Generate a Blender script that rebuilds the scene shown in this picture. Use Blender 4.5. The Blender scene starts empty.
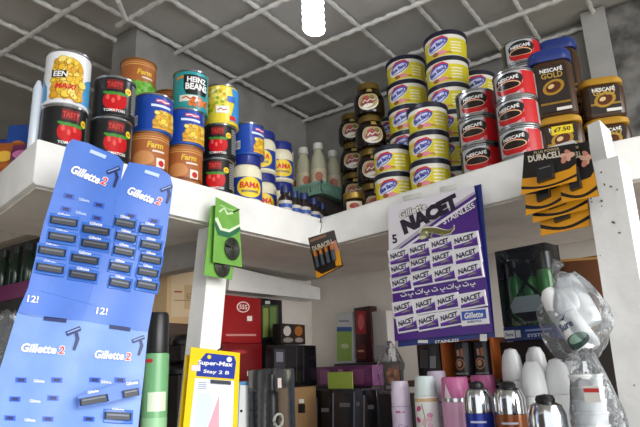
import bpy, bmesh, math, random
import numpy as np
from mathutils import Vector, Matrix
random.seed(7)
SC = bpy.context.scene
COL = SC.collection
# ------------------------------------------------------------ camera
FPX = 570.0
PIT, ROL, YAW = (math.radians(a) for a in (15.3, -2.1, 34.9))
CAM = Vector((0, 0, 1.5))
F0 = Vector((-math.sin(YAW), math.cos(YAW), 0)); R0 = Vector((math.cos(YAW), math.sin(YAW), 0)); UP = Vector((0, 0, 1))
FW = F0*math.cos(PIT) + UP*math.sin(PIT)
U0 = R0.cross(FW)
RT = R0*math.cos(ROL) + U0*math.sin(ROL)
UU = -R0*math.sin(ROL) + U0*math.cos(ROL)
cam = bpy.data.cameras.new('camera'); co = bpy.data.objects.new('camera', cam); COL.objects.link(co)
cam.sensor_width = 36; cam.lens = 36*FPX/640; cam.clip_start = 0.02
co.matrix_world = Matrix(((RT.x, UU.x, -FW.x, CAM.x), (RT.y, UU.y, -FW.y, CAM.y), (RT.z, UU.z, -FW.z, CAM.z), (0, 0, 0, 1)))
SC.camera = co
# ------------------------------------------------------------ world and exposure
w = bpy.data.worlds.new('overcast'); SC.world = w; w.use_nodes = True
nt = w.node_tree; bg = nt.nodes['Background']
bg.inputs['Color'].default_value = (0.93, 0.97, 1.0, 1); bg.inputs['Strength'].default_value = 1.12
SC.view_settings.view_transform = 'Standard'; SC.view_settings.look = 'None'
SC.view_settings.gamma = 1; SC.view_settings.use_curve_mapping = False
SC.view_settings.exposure = 0.40
sun = bpy.data.lights.new('hazy_sun', 'SUN'); sun.energy = 3.0; sun.angle = math.radians(50); sun.color = (1, .98, .95)
so = bpy.data.objects.new('hazy_sun', sun); COL.objects.link(so)
so.rotation_euler = Vector((-0.93, 0.27, -0.27)).to_track_quat('-Z', 'Y').to_euler()

# ------------------------------------------------------------ helpers: pixels to points on real planes
def ray(px, py): return FW + RT*((px-320)/FPX) - UU*((py-213.5)/FPX)
def at(px, py, ax, val):
    d = ray(px, py); return CAM + d*((val-CAM[ax])/d[ax])
CN = Vector((-.773, 1.107, 1.855))                      # inner corner of the shelf front
ER = Vector((.658, -.147, 0)).normalized()              # along the right wing, towards the camera
NI = Vector((-ER.y, ER.x, 0))                           # into the right wing
def atR(px, py, d):
    r = ray(px, py); return CAM + r*(((CN+NI*d-CAM).dot(NI))/r.dot(NI))
ZS = 1.855; ZB = 1.783; ZL = 1.31

# ------------------------------------------------------------ materials
MATS = {}
def lin(h):
    h = h.lstrip('#'); out = []
    for i in (0, 2, 4):
        c = int(h[i:i+2], 16)/255
        out.append(c/12.92 if c <= .04045 else ((c+.055)/1.055)**2.4)
    return (*out, 1)
def M(hexc, rough=.4, metal=0, var=0, scale=20, bump=0, dark=None, em=0):
    k = (hexc, rough, metal, var, scale, bump, dark, em)
    if k in MATS: return MATS[k]
    m = bpy.data.materials.new('paint_'+hexc.lstrip('#')); m.use_nodes = True
    n = m.node_tree.nodes; l = m.node_tree.links; b = n['Principled BSDF']
    b.inputs['Base Color'].default_value = lin(hexc); b.inputs['Roughness'].default_value = rough; b.inputs['Metallic'].default_value = metal
    if em:
        b.inputs['Emission Color'].default_value = lin(hexc); b.inputs['Emission Strength'].default_value = em
    if var or bump:
        tc = n.new('ShaderNodeTexCoord'); tx = n.new('ShaderNodeTexNoise'); tx.inputs['Scale'].default_value = scale; tx.inputs['Detail'].default_value = 6
        l.new(tc.outputs['Object'], tx.inputs['Vector'])
        if var:
            r = n.new('ShaderNodeValToRGB'); r.color_ramp.elements[0].position = .35; r.color_ramp.elements[1].position = .62
            c = lin(hexc); d = lin(dark) if dark else tuple(x*(1-var) for x in c[:3])+(1,)
            r.color_ramp.elements[0].color = d; r.color_ramp.elements[1].color = c
            l.new(tx.outputs['Fac'], r.inputs['Fac']); l.new(r.outputs['Color'], b.inputs['Base Color'])
        if bump:
            bp = n.new('ShaderNodeBump'); bp.inputs['Strength'].default_value = bump; bp.inputs['Distance'].default_value = .004
            l.new(tx.outputs['Fac'], bp.inputs['Height']); l.new(bp.outputs['Normal'], b.inputs['Normal'])
    MATS[k] = m; return m
def clear_plastic(name, tint='ffffff', haze=.18, bump=0):
    k = (name, tint, haze)
    if k in MATS: return MATS[k]
    m = bpy.data.materials.new(name); m.use_nodes = True; n = m.node_tree.nodes; l = m.node_tree.links
    n.remove(n['Principled BSDF']); out = n['Material Output']
    tr = n.new('ShaderNodeBsdfTransparent'); tr.inputs['Color'].default_value = lin(tint)
    gl = n.new('ShaderNodeBsdfGlossy'); gl.inputs['Roughness'].default_value = .12
    df = n.new('ShaderNodeBsdfDiffuse'); df.inputs['Color'].default_value = (.85, .87, .9, 1)
    fr = n.new('ShaderNodeFresnel'); fr.inputs['IOR'].default_value = 1.5
    m1 = n.new('ShaderNodeMixShader'); m2 = n.new('ShaderNodeMixShader'); m2.inputs[0].default_value = haze
    l.new(fr.outputs[0], m1.inputs[0]); l.new(tr.outputs[0], m1.inputs[1]); l.new(gl.outputs[0], m1.inputs[2])
    l.new(m1.outputs[0], m2.inputs[1]); l.new(df.outputs[0], m2.inputs[2]); l.new(m2.outputs[0], out.inputs['Surface'])
    if bump:
        tc = n.new('ShaderNodeTexCoord'); tx = n.new('ShaderNodeTexNoise'); tx.inputs['Scale'].default_value = 45; l.new(tc.outputs['Object'], tx.inputs['Vector'])
        bp = n.new('ShaderNodeBump'); bp.inputs['Strength'].default_value = bump; bp.inputs['Distance'].default_value = .01
        l.new(tx.outputs['Fac'], bp.inputs['Height']); l.new(bp.outputs['Normal'], gl.inputs['Normal']); l.new(bp.outputs['Normal'], fr.inputs['Normal'])
    MATS[k] = m; return m
WHITE = M('f2f1ee', .35); BLACK = M('131416', .35); STEEL = M('b9bcc0', .25, 1); GOLD = M('c9a04a', .28, .9); RED = M('c4161c', .35)
PLASTER = M('ece5dc', .8, var=.14, scale=7, bump=.35)
SHELFW = M('f0efec', .7, var=.10, scale=14, bump=.45)
POSTW = M('f3f2f0', .65, var=.05, scale=18, bump=.9)
BAG = clear_plastic('clear_bag_film', 'f4f6f8', .09, .8)
CLEAR = clear_plastic('clear_case_plastic', 'f6f8f9', .015)

# ------------------------------------------------------------ mesh builder
class MB:
    def __init__(s): s.bm = bmesh.new(); s.mats = []
    def mi(s, m):
        if m not in s.mats: s.mats.append(m)
        return s.mats.index(m)
    def faces(s, vs, fs, m):
        i = s.mi(m); v = [s.bm.verts.new(p) for p in vs]
        for f in fs:
            try: q = s.bm.faces.new([v[k] for k in f]); q.material_index = i; q.smooth = True
            except ValueError: pass
        return s
    def lathe(s, prof, m, seg=36, c=(0, 0, 0), closed=True):
        vs = []; fs = []
        for r, z in prof:
            for k in range(seg):
                a = 2*math.pi*k/seg; vs.append((c[0]+r*math.cos(a), c[1]+r*math.sin(a), c[2]+z))
        for j in range(len(prof)-1):
            for k in range(seg):
                k2 = (k+1) % seg; fs.append((j*seg+k, j*seg+k2, (j+1)*seg+k2, (j+1)*seg+k))
        if closed:
            fs.append(tuple(range(seg))[::-1]); fs.append(tuple((len(prof)-1)*seg+k for k in range(seg)))
        return s.faces(vs, fs, m)
    def prism(s, poly, z0, z1, m, bevel=0):
        n = len(poly); vs = [(p[0], p[1], z0) for p in poly]+[(p[0], p[1], z1) for p in poly]
        fs = [tuple(range(n))[::-1], tuple(range(n, 2*n))]+[(k, (k+1) % n, n+(k+1) % n, n+k) for k in range(n)]
        if not bevel: return s.faces(vs, fs, m)
        t = bmesh.new(); v = [t.verts.new(p) for p in vs]
        for f in fs: t.faces.new([v[k] for k in f])
        bmesh.ops.bevel(t, geom=t.edges[:], offset=bevel, segments=2, affect='EDGES', profile=.5)
        s.merge(t, m); return s
    def merge(s, t, m):
        t.verts.index_update()
        s.faces([v.co[:] for v in t.verts], [[v.index for v in f.verts] for f in t.faces], m); t.free()
    def box(s, x0, x1, y0, y1, z0, z1, m, bevel=0):
        return s.prism([(x0, y0), (x1, y0), (x1, y1), (x0, y1)], z0, z1, m, bevel)
    def hexa(s, b, t, m):                 # 4 bottom points, 4 top points
        return s.faces(list(b)+list(t), [(3, 2, 1, 0), (4, 5, 6, 7), (0, 1, 5, 4), (1, 2, 6, 5), (2, 3, 7, 6), (3, 0, 4, 7)], m)
    def tube(s, pts, r, m, seg=8):
        pts = [Vector(p) for p in pts]; vs = []; fs = []
        for i, p in enumerate(pts):
            t = (pts[min(i+1, len(pts)-1)]-pts[max(i-1, 0)]).normalized()
            a = t.cross(Vector((0, 0, 1)))
            if a.length < 1e-3: a = t.cross(Vector((0, 1, 0)))
            a.normalize(); b = t.cross(a); rr = r[i] if isinstance(r, (list, tuple)) else r
            for k in range(seg):
                q = 2*math.pi*k/seg; vs.append(p+a*rr*math.cos(q)+b*rr*math.sin(q))
        for i in range(len(pts)-1):
            for k in range(seg): k2 = (k+1) % seg; fs.append((i*seg+k, i*seg+k2, (i+1)*seg+k2, (i+1)*seg+k))
        fs.append(tuple(range(seg))); fs.append(tuple((len(pts)-1)*seg+k for k in range(seg))[::-1])
        return s.faces(vs, fs, m)
    def build(s, name, parent=None, label=None, sharp=35, normals=True):
        if normals: bmesh.ops.recalc_face_normals(s.bm, faces=s.bm.faces[:])
        me = bpy.data.meshes.new(name); s.bm.to_mesh(me); s.bm.free()
        for m in s.mats: me.materials.append(m)
        me.set_sharp_from_angle(angle=math.radians(sharp))
        o = bpy.data.objects.new(name, me); COL.objects.link(o)
        if parent: o.parent = parent
        if label: o['label'] = label
        return o
TXT = {}
def text_mesh(st, bold):
    k = (st, bold)
    if k not in TXT:
        c = bpy.data.curves.new('lettering', 'FONT'); c.body = st; c.offset = bold; c.resolution_u = 2
        o = bpy.data.objects.new('lettering', c); COL.objects.link(o)
        bpy.context.view_layer.update()
        dg = bpy.context.evaluated_depsgraph_get(); me = bpy.data.meshes.new_from_object(o.evaluated_get(dg))
        v = [(p.co.x, p.co.y) for p in me.vertices]; f = [tuple(p.vertices) for p in me.polygons]
        bpy.data.objects.remove(o); bpy.data.curves.remove(c); bpy.data.meshes.remove(me)
        if v:
            xs = [p[0] for p in v]; ys = [p[1] for p in v]; x0, x1, y0, y1 = min(xs), max(xs), min(ys), max(ys)
            v = [((x-x0)/max(x1-x0, 1e-6)-.5, (y-y0)/max(y1-y0, 1e-6)-.5) for x, y in v]
        TXT[k] = (v, f)
    return TXT[k]
class Art:
    """flat artwork (polygons, lettering) that is then laid on a surface by a mapping function"""
    def __init__(s, flip=False): s.it = []; s.flip = flip
    def poly(s, pts, m, l=1): s.it.append((list(pts), [tuple(range(len(pts)))], m, l)); return s
    def rect(s, x0, y0, x1, y1, m, l=1): return s.poly([(x0, y0), (x1, y0), (x1, y1), (x0, y1)], m, l)
    def ell(s, cx, cy, rx, ry, m, l=1, rot=0, n=24, a0=0, a1=360):
        c, q = math.cos(math.radians(rot)), math.sin(math.radians(rot)); P = []
        full = abs(a1-a0) >= 360
        for k in range(n if full else n+1):
            a = math.radians(a0+(a1-a0)*k/n); x, y = rx*math.cos(a), ry*math.sin(a); P.append((cx+x*c-y*q, cy+x*q+y*c))
        return s.poly(P, m, l)
    def stroke(s, pts, wd, m, l=1):
        L = []; Rr = []
        for i, p in enumerate(pts):
            a = pts[max(i-1, 0)]; b = pts[min(i+1, len(pts)-1)]; dx, dy = b[0]-a[0], b[1]-a[1]; d = math.hypot(dx, dy) or 1
            ww = wd[i] if isinstance(wd, (list, tuple)) else wd
            L.append((p[0]-dy/d*ww/2, p[1]+dx/d*ww/2)); Rr.append((p[0]+dy/d*ww/2, p[1]-dx/d*ww/2))
        for i in range(len(pts)-1): s.poly([L[i], L[i+1], Rr[i+1], Rr[i]], m, l)
        return s
    def text(s, st, cx, cy, wd, h, m, l=2, rot=0, shear=0, bold=.02):
        v, f = text_mesh(st, bold); c, q = math.cos(math.radians(rot)), math.sin(math.radians(rot)); P = []
        for x, y in v:
            X = x*wd+shear*y*h; Y = y*h*(-1 if s.flip else 1); P.append((cx+X*c-Y*q, cy+X*q+Y*c))
        s.it.append((P, f, m, l)); return s
    def lay(s, mb, fn, du=0, dv=0):
        for P, f, m, l in s.it:
            t = bmesh.new(); v = [t.verts.new((x, y, 0)) for x, y in P]
            for q in f:
                try: t.faces.new([v[k] for k in q])
                except ValueError: pass
            for step, ax in ((du, 0), (dv, 1)):
                if not step or not P: continue
                lo = min(p[ax] for p in P); hi = max(p[ax] for p in P)
                k = math.ceil(lo/step+1e-6)
                while k*step < hi:
                    bmesh.ops.bisect_plane(t, geom=t.verts[:]+t.edges[:]+t.faces[:], dist=1e-7, plane_co=(k*step if ax == 0 else 0, k*step if ax == 1 else 0, 0), plane_no=(1, 0, 0) if ax == 0 else (0, 1, 0)); k += 1
            if any(len(q.verts) > 4 for q in t.faces): bmesh.ops.triangulate(t, faces=[q for q in t.faces if len(q.verts) > 4])
            for q in t.verts: q.co = Vector(fn(q.co.x, q.co.y, l))
            mb.merge(t, m)
        return mb
EPS = .00035
def wrap(r, e=EPS):                     # u along the arc (0 faces local -Y), v height
    def fn(u, v, l):
        rr = r(v) if callable(r) else r; a = u/(rr if not callable(r) else r(0)); R_ = rr+e*l
        return (R_*math.sin(a), -R_*math.cos(a), v)
    return fn
def flatxz(y0, e=EPS): return lambda u, v, l: (u, y0-e*l, v)
def planeR(d, e=EPS): return lambda u, v, l: atR(u, v, d)-NI*(e*l)
def planeX(X, e=EPS): return lambda u, v, l: at(u, v, 0, X)+Vector((e*l, 0, 0))
# ------------------------------------------------------------ things
def tag(o, label, cat, group=None, kind=None):
    if label: o['label'] = label
    if cat: o['category'] = cat
    if group: o['group'] = group
    if kind: o['kind'] = kind
    return o
def thing(name, label, cat, loc=(0, 0, 0), rz=0, group=None):
    o = bpy.data.objects.new(name, None); COL.objects.link(o); o.empty_display_size = .02
    o.location = loc; o.rotation_euler = (0, 0, rz); return tag(o, label, cat, group)
def struct(o): o['kind'] = 'structure'; return o
def dup(root, loc, rz, label, group=None):
    r = root.copy(); COL.objects.link(r); r.location = loc; r.rotation_euler = (0, 0, rz); r['label'] = label
    if group: r['group'] = group
    for ch in list(root.children):
        c = ch.copy(); COL.objects.link(c); c.parent = r
        for g in list(ch.children):
            d = g.copy(); COL.objects.link(d); d.parent = c
    return r
def face(p, tw=0): return math.atan2(CAM.x-p[0], -(CAM.y-p[1]))+tw
PROTO = {}
def put(kind, maker, p, z, label, group, tw=0):
    loc = (p[0], p[1], z); rz = face(p, tw)
    if kind not in PROTO:
        o = maker(); o.location = loc; o.rotation_euler = (0, 0, rz); o['label'] = label; o['group'] = group; PROTO[kind] = o; return o
    return dup(PROTO[kind], loc, rz, label, group)

# ============================================================ SETTING
XW, YW, ZC = -1.115, 1.53, 2.378
m = MB(); m.box(-4, 4, -4, 3, -.1, 0, M('b3a896', .9, var=.2, scale=3)); struct(m.build('floor'))
m = MB(); m.box(-2.2, -.35, -1.45, -1.35, 0, 2.3, M('7a726a', .85, var=.2, scale=4)); struct(m.build('wall_sky_blocker'))  # unseen wall added behind the camera to block sky light on the shelf end
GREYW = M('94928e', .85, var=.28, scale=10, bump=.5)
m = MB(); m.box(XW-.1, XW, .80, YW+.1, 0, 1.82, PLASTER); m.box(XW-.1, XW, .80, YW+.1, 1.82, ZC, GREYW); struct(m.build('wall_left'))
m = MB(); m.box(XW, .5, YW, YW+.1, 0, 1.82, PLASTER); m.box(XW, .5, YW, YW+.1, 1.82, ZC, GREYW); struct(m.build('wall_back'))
m = MB(); m.box(-.118, .5, YW-.03, YW-.001, 0, ZC-.005, M('8f8d8a', .85, var=.5, scale=16, bump=.8, dark='3f3d3b')); struct(m.build('wall_right'))
m = MB(); m.box(-2.3, -2.2, -.5, 1.8, 0, ZC, M('4a4746', .8)); struct(m.build('wall_far'))
m = MB(); m.box(-2.2, XW-.1, 1.6, 1.7, 0, ZC, M('4a4746', .8)); struct(m.build('trim_1'))
m = MB(); m.box(-2.3, 1.15, -.95, YW+.1, ZC+.006, ZC+.04, M('c4c2be', .8, var=.14, scale=5, bump=.3)); m.box(-2.3, -.3, -1.45, -.9501, ZC+.006, ZC+.04, M('c4c2be', .8, var=.14, scale=5, bump=.3)); struct(m.build('ceiling'))  # outer reach and second slab added out of view to cut the sky light
m = MB(); m.hexa([(-.176, YW-.05, ZS), (-.119, YW-.05, ZS), (-.119, YW-.032, ZS), (-.176, YW-.032, ZS)], [(-.176, YW-.05, ZC), (-.119, YW-.05, ZC), (-.119, YW-.032, ZC), (-.176, YW-.032, ZC)], M('b9b7b4', .7, var=.1, bump=.3)); struct(m.build('trim_2'))

# welded rods under the ceiling
grid = thing('ceiling_rod_grid', 'grid of grey painted twisted rods fixed under the ceiling panels', 'ceiling grid', (0, 0, ZC))
ROD = M('e4e2de', .6, var=.15, scale=60, bump=.6)
def rod(x0, y0, x1, y1, z, r=.0062):
    n = max(8, int(math.hypot(x1-x0, y1-y0)/.012)); P = []; rr = []
    for k in range(n+1):
        t = k/n; P.append((x0+(x1-x0)*t, y0+(y1-y0)*t+.0012*math.sin(k*2.1), z+.0012*math.cos(k*2.1))); rr.append(r*(1+.16*math.sin(k*1.9)))
    MB().tube(P, rr, ROD, 7).build('rod', grid)
for x in (-1.64, -1.5, -1.36, -1.208, -1.104, -.959, -.817, -.662, -.5, -.4, -.298, -.15, 0.0): rod(x, -.4, x+.004, YW-.008, -.0075)
for y in (.45, .64, .755, .932, 1.146, 1.348, 1.515): rod(-2.1 if y < .7 else -1.13, y-.004, .42, y+.006, -.021)
MB().tube([(-1.04, .69, -.022), (-1.085, .745, -.024)], .006, ROD, 7).build('rod', grid)

# the L-shaped shelf
PL = [(-.808, .414), (CN.x, CN.y), (-.156, .9692), (-.156, 1.03), (.0, 1.03), (.02, YW-.04), (XW+.002, YW-.04), (XW+.002, .474)]
m = MB(); m.prism(PL, ZB, ZS, SHELFW, .004)
cs = m.build('corner_shelf'); tag(cs, 'thick white painted L-shaped shelf carrying the cans, tubs and coffee', 'shelf')
m = MB(); m.prism([(PL[0][0]-.012, PL[0][1]+.012), (CN.x-.012, CN.y+.012), (-.165, .983), (-.165, 1.04), (-.02, 1.04), (-.005, YW-.045), (XW+.006, YW-.045), (XW+.006, .486)], ZB-.003, ZB-.0004, M('e4ded6', .85, var=.14, scale=11, bump=.5)); m.build('underside', cs, 'shelf underside with its shade put into a greyer colour')  # same paint as the shelf front; the greyer tone is painted shade
m = MB(); m.prism([(-.745, .33), (-.70, CN.y-.13), (.05, .68), (.05, 1.46), (XW+.003, YW-.004), (XW+.003, .33)], ZL-.05, ZL, M('8a8078', .8, var=.2))
for (x, y) in ((-.8, .5), (-.02, .80)): m.box(x-.02, x+.02, y-.02, y+.02, 0, ZL-.05, M('8a8078', .8, var=.2))
tag(m.build('lower_counter'), 'low grey counter behind the stall carrying perfumes and deodorants', 'counter')
# posts
m = MB(); b0 = at(209, 345, 0, -.80); t0 = at(222.5, 203, 0, -.80); dr = (t0-b0)/(t0.z-b0.z)
def pq(z): c = b0+dr*(z-b0.z); return [(c.x-.034, c.y-.026, z), (c.x+.004, c.y-.026, z), (c.x+.004, c.y+.026, z), (c.x-.034, c.y+.026, z)]
m.hexa(pq(ZL+.0005), pq(ZB-.0035), POSTW); tag(m.build('shelf_prop'), 'leaning white wooden prop under the left wing of the shelf', 'post')
m = MB()
def pp(x0, x1, y0, yd, z): return [(x0, y0, z), (x1, y0-.01, z), (x1+.006, y0-.01+yd, z), (x0+.006, y0+yd, z)]
m.hexa(pp(-.152, -.098, .948, .075, ZL+.0005), pp(-.146, -.094, .948, .075, 1.800), POSTW)
m.hexa(pp(-.134, -.110, .952, .06, 1.800), pp(-.132, -.112, .958, .06, 1.868), POSTW)
# chips and pits in the paint
for k in range(13):
    z = random.choice([random.uniform(1.72, 1.79), random.uniform(1.45, 1.79)]); x = -.149+.05*random.random()*.9+.003
    q = random.uniform(.0007, .0017); y = .9475-(x+.149)*.19
    Art().ell(0, 0, q, q*random.uniform(.6, 2.2), M('6b625a', .9), 1, random.uniform(0, 180), 9).lay(m, lambda u, v, l: (x+u, y-.0005-u*.19, z+v))
tag(m.build('corner_post', normals=True), 'rough chipped white post at the right end of the shelf', 'post')
# beams beneath the shelf
m = MB(); m.hexa([(XW+.003, 1.085, 1.712), (-1.05, 1.075, 1.708), (-1.05, YW-.04, 1.714), (XW+.003, YW-.04, 1.714)], [(XW+.003, 1.085, 1.778), (-1.05, 1.085, 1.772), (-1.05, YW-.04, 1.752), (XW+.003, YW-.04, 1.756)], SHELFW)
tag(m.build('wall_beam'), 'short white beam along the left wall above the red boxes', 'beam')
m = MB(); m.box(XW+.003, -.835, .835, .875, 1.722, ZB-.001, M('a9a49f', .8, var=.15, bump=.3), .003)
tag(m.build('cross_beam'), 'grey cross beam under the shelf between prop and left wall', 'beam')
q = at(18, 229, 1, .70); m = MB(); m.box(-1.75, -1.02, .70, .74, q.z-.022, q.z+.024, M('b3a99c', .8, var=.15, bump=.3), .003)
tag(m.build('low_beam'), 'beige beam under the left end of the shelf behind the razor cards', 'beam')

# ============================================================ CANS
def can_base(name, cat, r, h, body, rim=STEEL, lid=STEEL):
    t = thing(name, None, cat)
    m = MB(); m.lathe([(r*.93, 0), (r*.99, .0008), (r*1.012, .002), (r*1.012, .0035), (r*.975, .0045), (r*.97, .006), (r*.97, h-.006), (r*.975, h-.0045)], body)
    m.build('can_body', t)
    m = MB(); m.lathe([(r*.97, h-.0046), (r*1.012, h-.0035), (r*1.012, h-.0008), (r*.99, h), (r*.95, h), (r*.93, h-.003), (0.0001, h-.003)], lid); m.build('rim', t)
    return t
def can_label(t, art, r, h, base, z0=.006, z1=None, name='label'):
    z1 = z1 or h-.006; a = Art(); a.rect(-math.pi*r, z0, math.pi*r*.999, z1, base, 0); a.it += art.it
    m = MB(); a.lay(m, wrap(r*.985, .0003), du=r*.16); o = m.build(name, t, sharp=60); return o
Yc = ['f0cf3e', 'e9bd2e', 'f6df74', 'dba32a']
def chips(a, x0, x1, y0, y1, n, s, l=2, inside=None):
    for k in range(n):
        x, y = random.uniform(x0, x1), random.uniform(y0, y1)
        if inside and not inside(x, y): continue
        q = s*random.uniform(.7, 1.2); e = random.uniform(.55, .95); rt = random.uniform(0, 180)
        a.ell(x, y, q, q*e, M('a8761c', .4), l+k*.04, rt, 12); a.ell(x+.0003, y+.0004, q*.88, q*e*.85, M(random.choice(Yc), .4), l+k*.04+.02, rt, 12)
def mk_flakes():
    r, h = .037, .099; t = can_base('food_can', 'can', r, h, M('e8e9ee', .3))
    a = Art(); a.poly([(.012, .006), (.05, .006), (.05, .062), (.03, .05), (.018, .03)], M('4a9fd8', .35), 1)
    a.poly([(-.05, .006), (-.034, .006), (-.036, .03), (-.05, .05)], M('4a9fd8', .35), 1)
    a.rect(-.028, .008, .024, .064, M('dfae30', .4), 1.2); a.ell(-.002, .064, .026, .021, M('dfae30', .4), 1.2)
    chips(a, -.025, .022, .011, .082, 90, .0068, 2, lambda x, y: y < .064 or (x+.002)**2/.00055+(y-.064)**2/.0003 < 1)
    a.rect(-.027, .045, -.004, .058, M('1d1c20', .4), 7); a.text('EEN', -.013, .0515, .021, .010, WHITE, 8, 0, .1, .03)
    a.text('MAXI', -.004, .030, .030, .010, M('d3232d', .4), 8, 0, .2, .03)
    can_label(t, a, r, h, M('eceef2', .3)); return t
def mk_tomato():
    r, h = .036, .079; t = can_base('food_can', 'can', r, h, BLACK)
    a = Art(); k = M('191b1c', .3)
    for x, y, s in ((-.010, .030, .0115), (.008, .031, .012), (-.001, .024, .011)):
        a.ell(x, y, s, s*1.35, M('c4121a', .25), 1.5+x*10); a.ell(x-.003, y+.006, s*.25, s*.45, M('ea5a54', .2), 2.2)
    for g in (-.018, -.006, .006, .018): a.ell(g*.8, .044, .008, .0028, M('3f8a2c', .4), 2.4, g*900)
    a.rect(-.016, .052, .012, .070, M('7c1414', .35), 1); a.text('TASTY', -.002, .0605, .026, .010, M('d23a30', .4), 3, 0, 0, .03)
    a.ell(.022, .052, .0065, .0065, M('f2d22e', .35), 2.5); a.ell(.022, .052, .004, .0025, M('d08a12', .4), 2.7)
    a.text('TOMATOES', -.001, .0115, .036, .005, WHITE, 3)
    for k2 in range(11): a.rect(.030, .014+k2*.0052, .030+random.uniform(.014, .024), .0162+k2*.0052, M('a9abab', .5), 2)
    can_label(t, a, r, h, k); return t
def farm(a, z=0):
    a.text('Farm', .010, .052+z, .030, .012, M('e8c23c', .35), 3, 0, .15, .035); a.rect(.004, .0385+z, .028, .042+z, M('e9ddd0', .4), 3)
def mk_tan(peas=False):
    r, h = (.037, .079) if not peas else (.037, .096); t = can_base('food_can', 'can', r, h, M('b4713f', .3), GOLD, M('a77c4d', .3, .7))
    a = Art(); farm(a, .012 if peas else 0)
    a.rect(-math.pi*r, h-.016, math.pi*r*.99, h-.0145, M('e0b566', .3), 1); a.rect(-math.pi*r, h-.0115, math.pi*r*.99, h-.0105, M('e0b566', .3), 1)
    if peas:
        a.rect(-.036, .006, .055, .042, M('3c7f22', .4), 1)
        for k in range(130): a.ell(random.uniform(-.034, .052), random.uniform(.009, .042), .0046, .0046, M(random.choice(['6fb23a', '86c548', '579a2b']), .3), 2+k*.02, 0, 10)
    else:
        a.rect(-.06, .006, .06, .012, M('7a3d1c', .4), 1); a.rect(.012, .010, .030, .028, M('efe6dc', .4), 2); a.ell(.022, .018, .006, .006, M('c9282a', .4), 2.6)
        a.ell(-.012, .026, .020, .014, M('c98a52', .4), .8)
    can_label(t, a, r, h, M('ad6636', .3)); return t
def mk_blue():
    r, h = .038, .078; t = can_base('food_can', 'can', r, h, M('1d4fa8', .3))
    a = Art(); a.rect(-.052, .014, -.030, .034, M('e6e9f2', .4), 1)
    for k in range(12): a.rect(-.050+k*.0016, .016, -.050+k*.0016+random.choice([.0005, .0009]), .031, M('20242c', .5), 1.6)
    a.rect(.004, .059, .034, .066, M('c9447a', .4), 2.5); a.stroke([(.006, .062), (.014, .064), (.022, .061), (.032, .064)], .002, WHITE, 3); a.rect(-.004, .050, .036, .055, M('d8e2f5', .4), 2)
    a.poly([(.000, .006), (.056, .006), (.056, .046), (.020, .044), (.004, .030)], M('e3a828', .4), 1)
    chips(a, .004, .052, .010, .040, 40, .0065, 2); can_label(t, a, r, h, M('1b46a4', .28)); return t
def mk_beans():
    r, h = .0365, .090; t = can_base('food_can', 'can', r, h, M('2a8f92', .3))
    a = Art(); k = M('151718', .35)
    a.poly([(-.012, .034), (.030, .034), (.036, .048), (.037, .078), (-.018, .078), (-.018, .048)], k, 1)
    a.text('HEINZ', .010, .067, .042, .012, WHITE, 3, 0, 0, .035); a.text('BEANS', .010, .0515, .048, .015, WHITE, 3, 0, 0, .04)
    a.rect(-.026, .018, .012, .032, M('e9e3d3', .4), 1.4); a.stroke([(-.020, .025), (-.012, .028), (-.004, .023), (.006, .027)], .003, M('c0482a', .4), 3)
    for k2 in range(26): a.ell(random.uniform(-.004, .034), random.uniform(.008, .026), .0046, .0034, M(random.choice(['d9722a', 'e58a3a', 'c25c1e']), .3), 2+k2*.03, random.uniform(0, 180), 10)
    a.stroke([(-.034, .070), (-.018, .074)], .006, M('d88a34', .4), 2); can_label(t, a, r, h, M('2c9aa0', .28)); return t
def mk_corn():
    r, h = .0375, .094; t = can_base('food_can', 'can', r, h, M('e8cf35', .3))
    a = Art()
    for k in range(46): a.ell(random.uniform(-.055, .012), random.uniform(.03, .085), .0045, .0038, M(random.choice(['f7f0c0', 'c9a422', 'f5e27a', '8fae3a']), .4), 1+k*.02, random.uniform(0, 180), 9)
    a.rect(-.012, .024, .016, .040, M('f2f0e6', .4), 4); a.stroke([(-.008, .030), (-.002, .035), (.004, .030), (.012, .034)], .0026, M('c42c2a', .4), 5)
    a.poly([(.018, .008), (.06, .008), (.06, .086), (.022, .086), (.030, .05)], M('3b8fd4', .35), 3); a.rect(.018, .010, .034, .020, M('d33030', .4), 4)
    a.rect(.012, .052, .032, .066, M('3468bd', .4), 4)
    can_label(t, a, r, h, M('ead23c', .3)); return t
def mk_darkcan():
    r, h = .036, .09; t = can_base('food_can', 'can', r, h, BLACK); a = Art()
    a.rect(-.02, .05, .02, .075, M('8a1f1c', .4), 1); a.stroke([(-.014, .060), (-.004, .066), (.004, .059), (.014, .065)], .003, M('e6d9b8', .4), 3); a.ell(0, .03, .016, .016, M('b3201f', .4), 1.5)
    can_label(t, a, r, h, M('22231f', .3)); return t
def mk_jar():                       # mayonnaise jar
    r, h = .036, .113; t = thing('mayonnaise_jar', None, 'jar'); cream = M('e9e2c6', .22)
    m = MB(); m.lathe([(r*.9, 0), (r, .004), (r, .072), (r*.97, .082), (r*.86, .088), (r*.82, .092)], cream); m.build('jar_body', t)
    m = MB(); m.lathe([(r*.9, .0905), (r*.93, .0915), (r*.93, .109), (r*.9, .1125), (.0001, .113)], M('1c2a7c', .35), 48); m.build('lid', t)
    a = Art(); a.rect(-.052, .010, .052, .060, M('24419c', .35), 0.5); a.ell(.006, .036, .030, .024, M('f1cf2c', .35), 1)
    a.text('BAMA', .006, .041, .046, .014, M('d21f26', .35), 3, 0, .1, .03); a.text('MAYONNAISE', .006, .0265, .038, .006, M('26347e', .4), 3)
    a.rect(-.050, .012, -.032, .040, M('e9e6da', .4), 1)
    m = MB(); a.lay(m, wrap(r, .0003), du=.006); m.build('label', t, sharp=60); return t
rowL = [-.833, -.895, -.965]
def PX(px, py, X): return at(px, py, 0, X)
G1 = 'food cans stacked on the left wing of the shelf'; G2 = 'mayonnaise jars near the shelf corner'
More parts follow.
